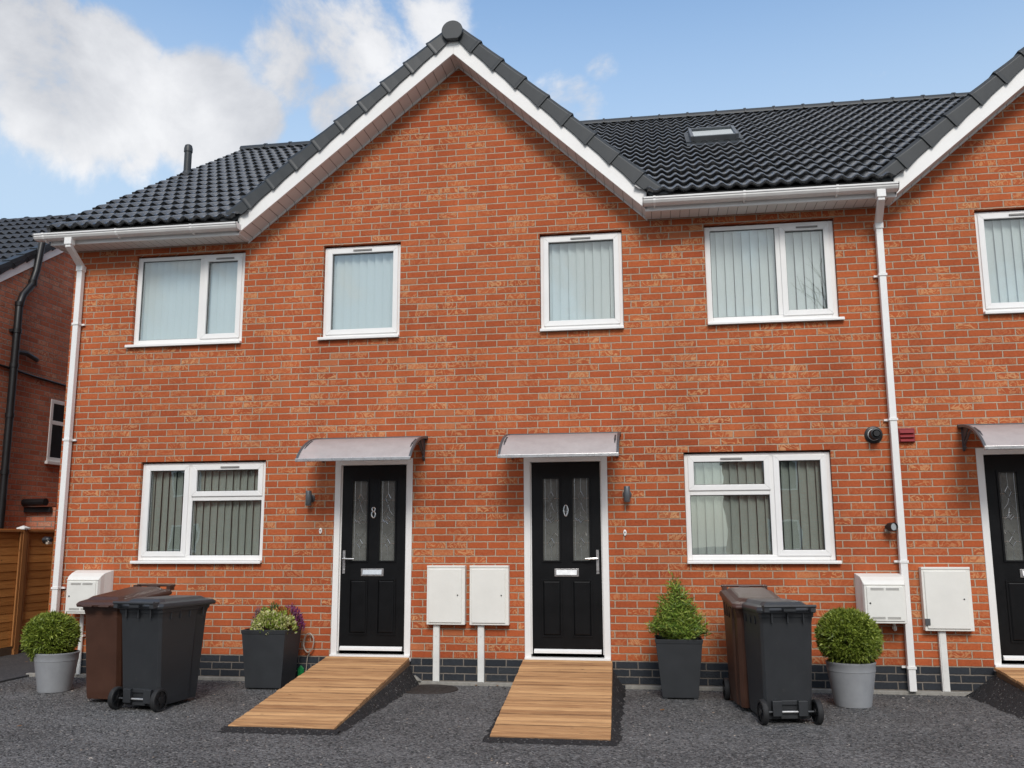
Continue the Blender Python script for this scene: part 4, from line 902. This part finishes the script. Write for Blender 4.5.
# banks of fresh asphalt packed against the ramps
def bank(x0b, x1b, x0f, x1f, yf, wl, wr):
    m = MB(); rnd = random.Random(2); n = 40
    for side, xb, xf, wd in ((-1, x0b, x0f, wl), (1, x1b, x1f, wr)):
        rows = []
        for k in range(n + 1):
            v = k / n; y = -.07 + (yf - .02 + .07) * v; x = xb + (xf - xb) * v + side * .002; h = (.15 - G) * (1 - v) + .010
            w2 = wd * (.7 + .5 * (1 - v)) + rnd.uniform(-.02, .02)
            rows.append([(x, y, G + h), (x + side * w2 * .35, y, G + h * .62 + rnd.uniform(-.006, .006)), (x + side * w2 * .7, y, G + h * .25 + .004 + rnd.uniform(-.004, .004)), (x + side * w2, y, G + .001)])
        o = len(m.v); m.v += [p for r_ in rows for p in r_]
        for k in range(n):
            for i in range(3): m.f.append((o + k*4+i, o + k*4+i+1, o + (k+1)*4+i+1, o + (k+1)*4+i))
    rows = []
    for k in range(n + 1):
        u = k / n; x = x0f - wl * .6 + (x1f - x0f + (wl + wr) * .6) * u
        rows.append([(x, yf + .01, G + .022), (x, yf - .05, G + .016 + rnd.uniform(-.003, .003)), (x, yf - .12 + rnd.uniform(-.02, .02), G + .002)])
    o = len(m.v); m.v += [p for r_ in rows for p in r_]
    for k in range(n):
        for i in range(2): m.f.append((o + k*3+i, o + (k+1)*3+i, o + (k+1)*3+i+1, o + k*3+i+1))
    struct(m.build('asphalt_bank', M_fresh, smooth=True, angle=80))
bank(-1.63, -.735, -1.575, -.69, -2.46, .05, .10); bank(.47, 1.375, .572, 1.478, -2.53, .07, .10); bank(4.98, 5.90, 5.08, 6.0, -2.50, .22, .2)

# manhole cover
m = MB(); n = 40
ringf = lambda r, z: [Vector((r * 1.0 * cos(2*pi*k/n), r * .92 * sin(2*pi*k/n), z)) for k in range(n)]
m.loft([ringf(.30, 0), ringf(.295, .012), ringf(.262, .012), ringf(.258, .007), ringf(.02, .009)])
for i in range(-3, 4):
    for j in range(-3, 4):
        if i*i + j*j < 9: m.box(i*.068 - .022, i*.068 + .022, j*.062 - .010, j*.062 + .010, .0075, .013)
o = m.build('manhole_cover', M_iron, smooth=True); o.location = (-.45, -.36, G); tag(o, 'round rusty manhole cover at the foot of the wall between the ramps', 'manhole cover')

# ---------------------------------------------------------------- wheelie bins
def make_bin(mb, ml, rise, label, loc, rz):
    t = thing('wheelie_bin', label, 'bin', loc, rz, 'wheelie bins by the front wall')
    DP = 1.25
    # local frame: hinge and wheels at -y, lid lip at +y
    m = MB()
    def ring(z, wf, wb, yb, yf, step):
        k = yb + (yf - yb) * .70
        return [Vector(p) for p in ((-wb + .02, yb, z), (wb - .02, yb, z), (wb, yb + .02, z), (wb, k, z), (wf, k + step, z), (wf, yf - .03, z), (wf - .03, yf, z), (-wf + .03, yf, z), (-wf, yf - .03, z), (-wf, k + step, z), (-wb, k, z), (-wb, yb + .02, z))]
    m.loft([ring(.035, .176, .192, -.215, .255, .02), ring(.10, .182, .198, -.225, .262, .02), ring(.20, .186, .201, -.232, .268, .02), ring(.80, .196, .216, -.272, .318, .018), ring(.845, .205, .222, -.278, .328, .01)])
    m.loft([ring(.845, .212, .228, -.284, .334, .01), ring(.885, .216, .230, -.288, .338, .01)])
    # ribs under the rim and the wheel brackets
    for x in (-.13, 0, .13): m.box(x - .006, x + .006, -.300, -.280, .80, .885)
    for y in (-.16, -.05, .06, .22):
        for s in (-1, 1): m.box(s * .222 - .006, s * .222 + .006, y - .006, y + .006, .78, .86)
    for x in (-.145, .068): m.box(x, x + .077, -.262, -.212, .065, .185)
    m.box(-.068, .068, -.240, -.212, .150, .185)
    m.box(-.07, .07, -.232, -.205, .04, .10)
    up_ = lambda p: p[2] + (rise * (.35 - p[1]) / .7 if p[2] > .83 else 0)
    m.v = [(p[0], p[1] * DP, up_(p)) for p in m.v]
    m.build('body', mb, t, bevel=.004)
    # lid: shallow dished slab with raised centre, rising toward the hinge
    m = MB(); R_ = lambda y0, y1, w_, z0, z1: [Vector(p) for p in ((-w_, y0, z0), (w_, y0, z0), (w_ + .0, y1, z1), (-w_, y1, z1))]
    def lring(y0, y1, w_, z0, z1, c=.03): return [Vector(p) for p in ((-w_ + c, y0, z0), (w_ - c, y0, z0), (w_, y0 + c, z0), (w_, y1 - c, z1), (w_ - c, y1, z1), (-w_ + c, y1, z1), (-w_, y1 - c, z1), (-w_, y0 + c, z0))]
    m.loft([lring(-.305, .372, .244, .880, .880), lring(-.310, .378, .249, .905, .902), lring(-.295, .360, .238, .930, .922), lring(-.24, .31, .195, .942, .936), lring(-.22, .28, .165, .966, .958), lring(-.20, .26, .145, .970, .962)])
    for x in (-.09, .09): m.box(x - .055, x + .055, .372, .40, .884, .900)
    m.v = [(p[0], p[1] * DP, up_(p)) for p in m.v]
    lid = m.build('lid', ml, t, bevel=.006)
    m = MB()
    for s in (-1, 1): m.box(s * .19 - .02, s * .19 + .02, -.355 * DP - .0, -.29 * DP, .895, .945)
    m.box(-.05, .05, -.350 * DP, -.29 * DP, .90, .935)
    m.tube([(-.215, -.352 * DP, .94), (.215, -.352 * DP, .94)], .013, 10); m.v = [(p[0], p[1], p[2] + rise * 1.25) for p in m.v]; m.build('handle', ml, t, smooth=True)
    m = MB(); m.tube([(-.215, -.245 * DP, .098), (.215, -.245 * DP, .098)], .009, 10); m.build('axle', M_metal_dark, t, smooth=True)
    m = MB(); m.tube([(-.065, -.245 * DP, .098), (.065, -.245 * DP, .098)], .0105, 10); m.build('axle_sleeve', M_chrome, t, smooth=True)
    for s in (-1, 1):
        m = MB(); RY_ = Matrix.Translation((s * .222, -.245 * DP, .098)) @ Matrix.Rotation(radians(90), 4, 'Y')
        m.lathe([(.076, -.022), (.094, -.022), (.099, -.014), (.099, .014), (.094, .022), (.076, .022)], 32, M=RY_, cap=False); wh = m.build('wheel', M_rubber, t, smooth=True, angle=30)
        m = MB(); m.lathe([(.0755, -.013), (.0755, .013)], 32, M=RY_); m.lathe([(.03, -.026), (.03, .026)], 16, M=RY_)
        for k in range(6):
            a = k * pi / 3; m.box(.028, .074, -.005, .005, -.019, .019, M=RY_ @ Matrix.Rotation(a, 4, 'Z'))
        m.build('rim', M_blackplastic, wh)
    return t
make_bin(M_binblack, M_blacklid, 0, 'charcoal wheelie bin with wheels toward the viewer, beside the brown bin at left', (-2.70, -1.50, G), radians(-8))
make_bin(M_binbrown, M_brownlid, .075, 'brown wheelie bin between the left ball shrub and a charcoal bin', (-3.27, -1.18, G), radians(180 - 4))
make_bin(M_binblack, M_blacklid, 0, 'charcoal wheelie bin in front of the brown bin beside the right ball shrub', (2.825, -1.36, G), radians(11))
make_bin(M_binbrown, M_brownlid, .075, 'brown wheelie bin behind a charcoal bin, right of the tall planter with the shrub', (2.70, -.85, G), radians(180 + 4))

# ---------------------------------------------------------------- pots, planters and plants
def round_pot(x, y, s, label):
    t = thing('plant_pot', label, 'plant pot', (x, y, G), 0, 'round pale grey plant pots')
    m = MB(); prof = [(.155, 0), (.163, .004), (.172, .06), (.188, .16), (.205, .26), (.213, .315), (.216, .318), (.218, .375), (.224, .385), (.224, .398), (.212, .400), (.205, .36), (.20, .34)]
    m.lathe([(r * s, z * s) for r, z in prof], 48, cap=False); m.lathe([(.001, .003), (.155 * s, .003)], 48, cap=False)
    m.build('pot_body', M_potgrey, t, smooth=True)
    m = MB(); m.lathe([(.001, .355 * s), (.204 * s, .35 * s)], 32, cap=False); m.build('compost', M_soil, t)
    return t
def planter(x, y, rz, label, k=1.05, kz=1.0, kb=.168):
    t = thing('tall_planter', label, 'planter', (x, y, G), rz, 'tall square charcoal planters')
    m = MB(); sq = lambda h, z: [Vector((-h*k, -h*k, z)), Vector((h*k, -h*k, z)), Vector((h*k, h*k, z)), Vector((-h*k, h*k, z))]
    m.loft([sq(kb - .003, .012), sq(kb, .02), sq(.205, .545 * kz), sq(.208, .548 * kz), sq(.213, .585 * kz), sq(.200, .588 * kz), sq(.192, .50 * kz)], cap=True)
    for sx in (-1, 1):
        for sy in (-1, 1): m.box(sx * .14 - .02, sx * .14 + .02, sy * .14 - .02, sy * .14 + .02, 0, .012)
    m.build('planter_body', M_planter, t, bevel=.004)
    m = MB(); m.loft([sq(.193, .515 * kz), sq(.194, .52 * kz)]); m.build('compost', M_soil, t)
    return t
def leaves(m, rnd, base, d, L_, W_, curl=.2, n=2):
    """a bent leaf blade of 2 segments"""
    d = d.normalized(); ref = Vector((rnd.uniform(-1, 1), rnd.uniform(-1, 1), rnd.uniform(-1, 1))); s = d.cross(ref)
    if s.length < 1e-3: s = Vector((1, 0, 0))
    s.normalize(); nn = s.cross(d)
    p0 = base; p1 = base + d * L_ * .5 + nn * L_ * curl * .3; p2 = base + d * L_ + nn * L_ * curl * -.2
    o = len(m.v); m.v += [tuple(p0 - s * W_ * .25), tuple(p0 + s * W_ * .25), tuple(p1 + s * W_ * .5), tuple(p1 - s * W_ * .5), tuple(p2)]
    m.f += [(o, o+1, o+2, o+3), (o+3, o+2, o+4)]
def ball_shrub(x, y, z, rx, rz_, label, seed):
    rnd = random.Random(seed); t = thing('ball_shrub', label, 'shrub', (x, y, G + .33), 0, 'clipped ball shrubs'); m = MB(); zc = z - (G + .33)
    m2 = MB(); m2.tube([(0, 0, 0), (.005, 0, zc - rz_ * .3), (0, .01, zc)], [.022, .018, .010], 8)
    for k in range(26):
        a = rnd.uniform(0, 2*pi); e = rnd.uniform(-.5, 1.3); dd_ = Vector((cos(a)*cos(e), sin(a)*cos(e), sin(e)))
        m2.tube([(0, 0, zc - rz_ * .5), Vector((dd_.x * rx * .45, dd_.y * rx * .45, zc - rz_ * .2 + dd_.z * rz_ * .3)), Vector((dd_.x * rx * .85, dd_.y * rx * .85, zc + dd_.z * rz_ * .85))], [.008, .006, .003], 5)
    m2.build('stem', M_stem, t)
    # sprays: each a tuft of narrow blades; lumps make the outline uneven
    lumps = [(Vector((rnd.gauss(0, 1), rnd.gauss(0, 1), rnd.gauss(0, 1))).normalized(), rnd.uniform(-.05, .06)) for _ in range(40)]
    for k in range(2300):
        d = Vector((rnd.gauss(0, 1), rnd.gauss(0, 1), rnd.gauss(0, 1))).normalized()
        if d.z < -.75: continue
        rr = 1.0 + sum(b * max(0, d.dot(c) - .8) * 5 for c, b in lumps) - .06
        depth = rnd.choice((1, 1, 1, .9, .8, .66)) * rr * rnd.uniform(.94, 1.0)
        p = Vector((d.x * rx * depth, d.y * rx * depth, zc + d.z * rz_ * depth))
        for j in range(6):
            dj = (d + Vector((rnd.uniform(-.8, .8), rnd.uniform(-.8, .8), rnd.uniform(-.5, .9)))).normalized()
            leaves(m, rnd, p - d * .03, dj, rnd.uniform(.024, .05), rnd.uniform(.005, .0085), .4)
    for k in range(1500):
        d = Vector((rnd.gauss(0, 1), rnd.gauss(0, 1), rnd.gauss(0, 1))).normalized(); q = rnd.uniform(.35, .84)
        p = Vector((d.x * rx * q, d.y * rx * q, zc + d.z * rz_ * q))
        if p.z < zc - rz_ * .8: continue
        for j in range(4): leaves(m, rnd, p, (d + Vector((rnd.uniform(-1, 1), rnd.uniform(-1, 1), rnd.uniform(-1, 1)))).normalized(), rnd.uniform(.04, .07), rnd.uniform(.012, .020), .4)
    m.build('foliage', M_leafball, t, recalc=False)
    return t
def leaf_mound(name, label, cat, x, y, z, rx, ry, h, n, Lr, Wr, mt, seed, up=.6, group=None, cone=False, tall=None):
    rnd = random.Random(seed); t = thing(name, label, cat, (x, y, z), 0, group); m = MB(); st = MB()
    for k in range(n):
        a = rnd.uniform(0, 2*pi); r = sqrt(rnd.random())
        if cone:
            hh = rnd.random() ** 1.35; r = (1 - hh ** 1.25) * (.45 + .55 * rnd.random()) ** .5 + .03; zz = hh * h
        else:
            zz = h * sqrt(max(0, 1 - r*r)) * rnd.uniform(.55, 1.05)
        p = Vector((cos(a) * r * rx, sin(a) * r * ry, zz)); d = Vector((cos(a) * r, sin(a) * r, up + (rnd.uniform(-.2, .5)))) + Vector((rnd.uniform(-.4, .4), rnd.uniform(-.4, .4), rnd.uniform(-.3, .3)))
        leaves(m, rnd, p, d, rnd.uniform(*Lr), rnd.uniform(*Wr), .5)
        if k % 12 == 0: st.tube([(p.x * .2, p.y * .2, 0), (p.x * .7, p.y * .7, zz * .55), p], [.004, .003, .002], 4)
    m.build('foliage', mt, t, recalc=False); st.build('stem', M_stem, t)
    return t
round_pot(-4.18, -.91, .95, 'round pale grey pot left of the brown bin'); ball_shrub(-4.28, -.88, .485, .295, .275, 'clipped green ball shrub in the left grey pot', 4)
round_pot(3.555, -.72, .97, 'round pale grey pot right of the charcoal bin'); ball_shrub(3.545, -.74, .555, .305, .29, 'clipped green ball shrub in the right grey pot', 9)
planter(-2.115, -.385, radians(1), 'tall charcoal planter of mixed flowers left of the left ramp', 1.12)
planter(2.03, -.44, radians(1), 'tall charcoal planter holding a pointed green shrub', 1.05, .935, .158)
PZ = G + .53
def shoot_shrub(name, label, cat, x, y, z, h, spread, n, mt, seed):
    rnd = random.Random(seed); t = thing(name, label, cat, (x, y, z)); m = MB(); st = MB()
    for k in range(n):
        a = rnd.uniform(0, 2*pi); q = rnd.random() ** .7; lean = q * spread; hh = h * (1 - .78 * q ** 1.2) * rnd.uniform(.62, 1.06)
        p = [Vector((cos(a) * lean * (i / 5) ** 1.4 * 1.0 + .02 * cos(a), sin(a) * lean * (i / 5) ** 1.4 * .9 + .02 * sin(a), hh * (i / 5) ** .85)) for i in range(6)]
        st.tube(p, [.0035, .003, .003, .0025, .002, .001], 4)
        for i in range(1, 6):
            for j in range(9):
                f = rnd.random(); c = p[i-1].lerp(p[i], f); b_ = rnd.uniform(0, 2*pi); d = Vector((cos(b_), sin(b_), rnd.uniform(-.1, 1.2)))
                leaves(m, rnd, c, d, rnd.uniform(.04, .10), rnd.uniform(.006, .012), .8)
    m.build('foliage', mt, t, recalc=False); st.build('stem', M_stem, t)
shoot_shrub('pointed_shrub', 'feathery pointed green shrub in the tall right planter', 'shrub', 2.03, -.47, PZ - .05, .66, .28, 190, M_leafcone, 12)
leaf_mound('variegated_plant', 'cream and lime variegated plant in the front of the flower planter', 'plant', -2.11, -.49, PZ, .165, .12, .22, 700, (.03, .05), (.018, .028), M_lime, 21, up=.5)
leaf_mound('trailing_plant', 'yellow green trailing plant at the right front of the flower planter', 'plant', -1.97, -.45, PZ, .12, .12, .21, 520, (.028, .05), (.015, .024), M_lime, 27, up=.4)
leaf_mound('purple_heather', 'purple heather at the back right of the flower planter', 'plant', -1.96, -.28, PZ, .14, .11, .26, 1200, (.02, .05), (.004, .008), M_purple, 23, up=1.2)
leaf_mound('orange_leaved_plant', 'orange and red leaved plant in the middle of the flower planter', 'plant', -2.02, -.38, PZ, .14, .10, .26, 560, (.025, .045), (.012, .02), M_orange, 24, up=.6)
leaf_mound('dwarf_conifer', 'dwarf green conifer at the back of the flower planter', 'plant', -2.14, -.30, PZ, .10, .08, .29, 1100, (.015, .04), (.004, .008), M_leafdark, 25, up=1.0)
leaf_mound('lilac_heather', 'pale lilac heather at the left of the flower planter', 'plant', -2.26, -.42, PZ, .06, .07, .25, 420, (.02, .05), (.004, .007), M_lilac, 26, up=1.6)
leaf_mound('lime_leaved_plant', 'round lime green plant beside the lilac heather', 'plant', -2.20, -.40, PZ, .07, .07, .26, 420, (.02, .035), (.012, .018), M_leafcone, 28, up=.8)

# a few dry leaves
M_dry = leaf_mat('dry_leaf', [(.20, .07, .02), (.32, .15, .05), (.38, .22, .10)])
rnd = random.Random(31)
for x, y, lb in ((-4.55, -.35, 'dry leaf on the asphalt behind the left grey pot'), (-5.9, 1.0, 'dry leaf on the side path by the fence'), (-3.3, -2.6, 'dry leaf on the asphalt in front of the left bins'), (-.02, -.075, 'dry leaf at the foot of the right central conduit'), (.20, -.07, 'dry leaf on the footing left of the middle ramp'), (1.86, -1.2, 'dry leaf on the asphalt in front of the tall right planter')):
    m = MB(); s = rnd.uniform(.018, .03); a = rnd.uniform(0, 6)
    q = [(1, 0, .3), (.4, .5, .1), (-.5, .4, .25), (-1, 0, .05), (-.4, -.5, .3), (.5, -.45, .1)]
    m.add([(s*(p[0]*cos(a)-p[1]*sin(a)), s*(p[0]*sin(a)+p[1]*cos(a)), s*p[2]) for p in q] + [(s*(p[0]*cos(a)-p[1]*sin(a)), s*(p[0]*sin(a)+p[1]*cos(a)), s*p[2]+.0012) for p in q], [(0,1,2,3,4,5), (11,10,9,8,7,6)] + [(i, 6+i, 6+(i+1) % 6, (i+1) % 6) for i in range(6)])
    o = m.build('dry_leaf', M_dry); o.location = (x, y, G + .006); tag(o, 'small brown ' + lb, 'leaf', 'dry leaves on the ground')

# ---------------------------------------------------------------- fence along the side passage
FX = -6.6
t = thing('timber_fence', 'orange stained lap panel fence along the side passage', 'fence', (FX, 0, G))
y = -1.99
while y < 9:
    m = MB(); rnd = random.Random(int(y * 10) + 50); z = .13; k = 0
    while z < 1.56:
        o_ = .006 * (k % 2); m.loft([[Vector((-.012 + 0, yy, z - .01)), Vector((.012, yy, z - .012)), Vector((.006, yy, z + .112)), Vector((-.006, yy, z + .112))] for yy in (y + .05, y + .6, y + 1.2, y + 1.78)]); z += .108; k += 1
    m.build('panel', M_fence, t)
    m = MB()
    for bx in ((y + .05, y + .085), (y + .62, y + .655), (y + 1.745, y + 1.78)): m.box(.0215, .040, bx[0], bx[1], .12, 1.60)
    m.box(-.02, .045, y + .05, y + 1.78, 1.602, 1.63); m.build('batten', M_post, t, bevel=.002)
    m = MB(); m.box(-.015, .015, y + .05, y + 1.78, .0, .115); m.build('gravel_board', M_gravelboard, t)
    m = MB(); m.box(-.038, .048, y - .042, y + .042, 0, 1.64); p_ = m.build('post', M_post, t, bevel=.003)
    m = MB(); m.loft([[Vector(q) for q in ((-.055, y - .06, 1.641), (.065, y - .06, 1.641), (.065, y + .06, 1.641), (-.055, y + .06, 1.641))], [Vector(q) for q in ((-.055, y - .06, 1.66), (.065, y - .06, 1.66), (.065, y + .06, 1.66), (-.055, y + .06, 1.66))], [Vector(q) for q in ((0, y - .01, 1.69), (.01, y - .01, 1.69), (.01, y + .01, 1.69), (0, y + .01, 1.69))]])
    m.build('post_cap', M_conduit, p_)
    y += 1.83

# ---------------------------------------------------------------- neighbouring house
NX = -7.2; ns = .653; nzv = 4.93; nyv = 1.32; nry = 4.48; nrz = nzv + ns * (nry - nyv)
B = thing('neighbouring_house', 'older brick house behind the fence with a tiled gable end', 'house', (0, 0, 0))
m = MB(); pts = [(nyv + .1, G), (8.3, G), (8.3, nzv), (nry, nrz), (nyv + .1, nzv + .06)]
m.add([(NX, p[0], p[1]) for p in pts], [(0, 1, 2, 3, 4)]); m.add([(NX, nyv + .1, G), (NX, nyv + .1, nzv + .06), (-14, nyv + .1, nzv + .06), (-14, nyv + .1, G)], [(0, 1, 2, 3)])
m.add([(NX, 8.3, G), (-14, 8.3, G), (-14, 8.3, nzv), (NX, 8.3, nzv)], [(0, 1, 2, 3)]); m.build('wall', M_nbrick, B, recalc=False)
an = math.atan(ns); m = MB()
tiled(m, (-13.6, nyv - .12, nzv + .06), (1, 0, 0), (0, cos(an), sin(an)), (0, -sin(an), cos(an)), 6.45, (nry - nyv + .12) / cos(an), seed=21)
tiled(m, (NX + .05, 2 * nry - nyv + .12, nzv + .06), (-1, 0, 0), (0, -cos(an), sin(an)), (0, sin(an), cos(an)), 6.45, (nry - nyv + .12) / cos(an), seed=22, per=6)
m.build('roof', M_ntile, B, smooth=True, recalc=False, angle=50)
m = MB(); x = -13.6
while x < NX - .2:
    m.loft([[Vector((xx, nry + .12 * cos(t_), nrz + .06 + .10 * sin(t_))) for t_ in [pi * k / 8 for k in range(9)]] for xx in (x, x + .44)]); m.loft([[Vector((xx, nry + .14 * cos(t_), nrz + .06 + .12 * sin(t_))) for t_ in [pi * k / 8 for k in range(9)]] for xx in (x + .43, x + .46)]); x += .45
m.build('ridge_tile', M_verge, B, smooth=True)
m = MB(); m.loft([[Vector((xx, nyv - .1, nzv - .09)), Vector((xx, nry, nrz - .02)), Vector((xx, nry, nrz + .11)), Vector((xx, nyv - .1, nzv + .04))] for xx in (NX + .002, NX + .024)]); m.build('bargeboard', M_fascia, B)
m = MB(); Vn = Vector((0, cos(an), sin(an))); Nn = Vector((0, -sin(an), cos(an))); k = 0; L_ = (nry - nyv + .1) / cos(an); n_ = 12; st = L_ / n_
for k in range(n_):
    r_ = []
    for tt, lo, hi in ((0, .02, .155), (.5, .035, .148), (1.04, .04, .142)):
        c = Vector((NX, nyv - .1, nzv)) + Vn * (k + tt) * st; r_.append([c + Nn * lo + Vector((.026, 0, 0)), c + Nn * lo + Vector((.042, 0, 0)), c + Nn * hi + Vector((.042, 0, 0)), c + Nn * hi + Vector((-.1, 0, 0)), c + Nn * (hi - .03) + Vector((-.1, 0, 0)), c + Nn * (hi - .03) + Vector((.026, 0, 0))])
    m.loft(r_)
m.build('verge_cap', M_verge, B, bevel=.003)
# black pipe down the gable wall
m = MB(); m.tube([(NX + .07, 2.27, 5.86), (NX + .07, 2.20, 5.40), (NX + .07, 2.12, 5.16), (NX + .07, 1.96, 4.97), (NX + .07, 1.90, 4.80), (NX + .07, 1.90, 4.2), (NX + .07, 1.90, 0)], .052, 14)
for z in (4.82, 4.42, 3.92, 3.2, 2.4): m.lathe([(.062, -.03), (.062, .03)], 14, (NX + .07, 1.90, z)); 
m.lathe([(.062, -.04), (.062, .04)], 14, (NX + .07, 2.14, 5.2))
bp = m.build('soil_stack', M_blackplastic, B, smooth=True, label='black soil pipe on the neighbouring gable wall')
m = MB(); m.tube([(NX + .07, 1.90, 4.12), (NX + .07, 2.12, 4.14), (NX + .07, 2.34, 4.10), (NX + .03, 2.42, 4.10)], .035, 10); m.box(NX + .002, NX + .06, 1.82, 1.98, 4.40, 4.44); m.build('branch_pipe', M_blackplastic, bp, smooth=True)
m = MB(); m.tube([(NX + .02, 1.5, 3.895), (NX + .02, 2.4, 3.85), (NX + .02, 3.4, 3.825)], .017, 6); m.build('wall_cable', M_blackplastic, B, smooth=True)
m = MB(); ya, yb_, za, zb2 = 2.86, 3.55, 2.64, 3.58
for bx in ((ya, yb_, za, za + .06), (ya, yb_, zb2 - .06, zb2), (ya, yb_, 3.20, 3.26)): m.box(NX - .06, NX + .012, *bx[:2], *bx[2:])
for bx in ((ya, ya + .06, za + .06, 3.20), (yb_ - .06, yb_, za + .06, 3.2), (ya, ya + .06, 3.26, zb2 - .06), (yb_ - .06, yb_, 3.26, zb2 - .06)): m.box(NX - .06, NX + .012, *bx[:2], *bx[2:])
m.box(NX + .002, NX + .05, ya - .04, yb_ + .04, za - .05, za - .002)
wn = m.build('window', M_upvc, B, bevel=.004); m = MB(); m.box(NX + .002, NX + .006, ya + .05, yb_ - .05, za + .05, zb2 - .05); m.build('pane', M_black, wn)
# lean-to at the foot of the wall with its black gutter
m = MB(); m.tube([(-7.66, 2.51, 2.0), (-6.80, 2.37, 2.0)], .055, 10); m.box(-7.2, -6.78, 2.45, 2.50, 1.86, 1.93); m.build('lean_to_gutter', M_blackplastic, B, smooth=True)
m = MB(); m.add([(-7.2, 2.52, G), (-6.74, 2.52, G), (-6.74, 2.52, 1.93), (-7.2, 2.52, 1.93)], [(0, 1, 2, 3)]); m.add([(-6.74, 2.52, G), (-6.74, 5, G), (-6.74, 5, 1.93), (-6.74, 2.52, 1.93)], [(0, 1, 2, 3)]); m.add([(-7.2, 2.52, 1.94), (-6.74, 2.52, 1.94), (-6.74, 5, 1.94), (-7.2, 5, 1.94)], [(0, 1, 2, 3)]); m.build('lean_to_wall', M_nbrick, B, recalc=False)

# ---------------------------------------------------------------- across the road (seen only mirrored in the glass)
def opposite(x, w_, lab):
    t = thing('opposite_house', lab, 'house', (x, -27, G), 0)
    m = MB(); m.box(0, w_, -8, 0, 0, 5.0); m.build('wall', M_nbrick, t)
    m = MB(); m.prism([(-8.3, 4.9), (.3, 4.9), (-4, 7.4)], 'x', -.1, w_ + .1); m.build('roof', M_ntile, t)
    for wx in (1.0, w_ - 2.2):
        for wz in (1.0, 3.3):
            m = MB(); m.box(wx, wx + 1.3, .002, .05, wz, wz + 1.15); a = m.build('window', M_upvc, t); m = MB(); m.box(wx + .08, wx + 1.22, .052, .056, wz + .08, wz + 1.07); m.build('pane', M_black, a)
for i, (x, w_) in enumerate(((-34, 8), (-24.5, 8), (-15, 8), (-5, 8), (5, 8), (14.5, 8))):
    opposite(x, w_, ('brick house across the road, number %s from the left' % ('one two three four five six'.split()[i])))
def bare_tree(x, y, h, seed):
    rnd = random.Random(seed); t = thing('bare_tree', 'leafless tree across the road, mirrored in the upper right window', 'tree', (x, y, G)); m = MB()
    def br(p, d, L_, r, dep):
        q = p + d * L_ * .5 + Vector((rnd.uniform(-.08, .08), rnd.uniform(-.08, .08), 0)) * L_; e = p + d * L_
        m.tube([p, q, e], [r, r * .8, r * .6], 5 if dep > 1 else 6, cap=False)
        if dep < 6:
            for k in range(3 if dep < 5 else 4):
                nd = (d + Vector((rnd.uniform(-.8, .8), rnd.uniform(-.8, .8), rnd.uniform(-.1, .6)))).normalized(); br(e if k else q, nd, L_ * rnd.uniform(.62, .82), r * .55, dep + 1)
    br(Vector((0, 0, 0)), Vector((0, 0, 1)), h * .3, h * .022, 1); m.build('trunk', M_stem, t, recalc=False)
bare_tree(8.6, -19, 10.5, 3)
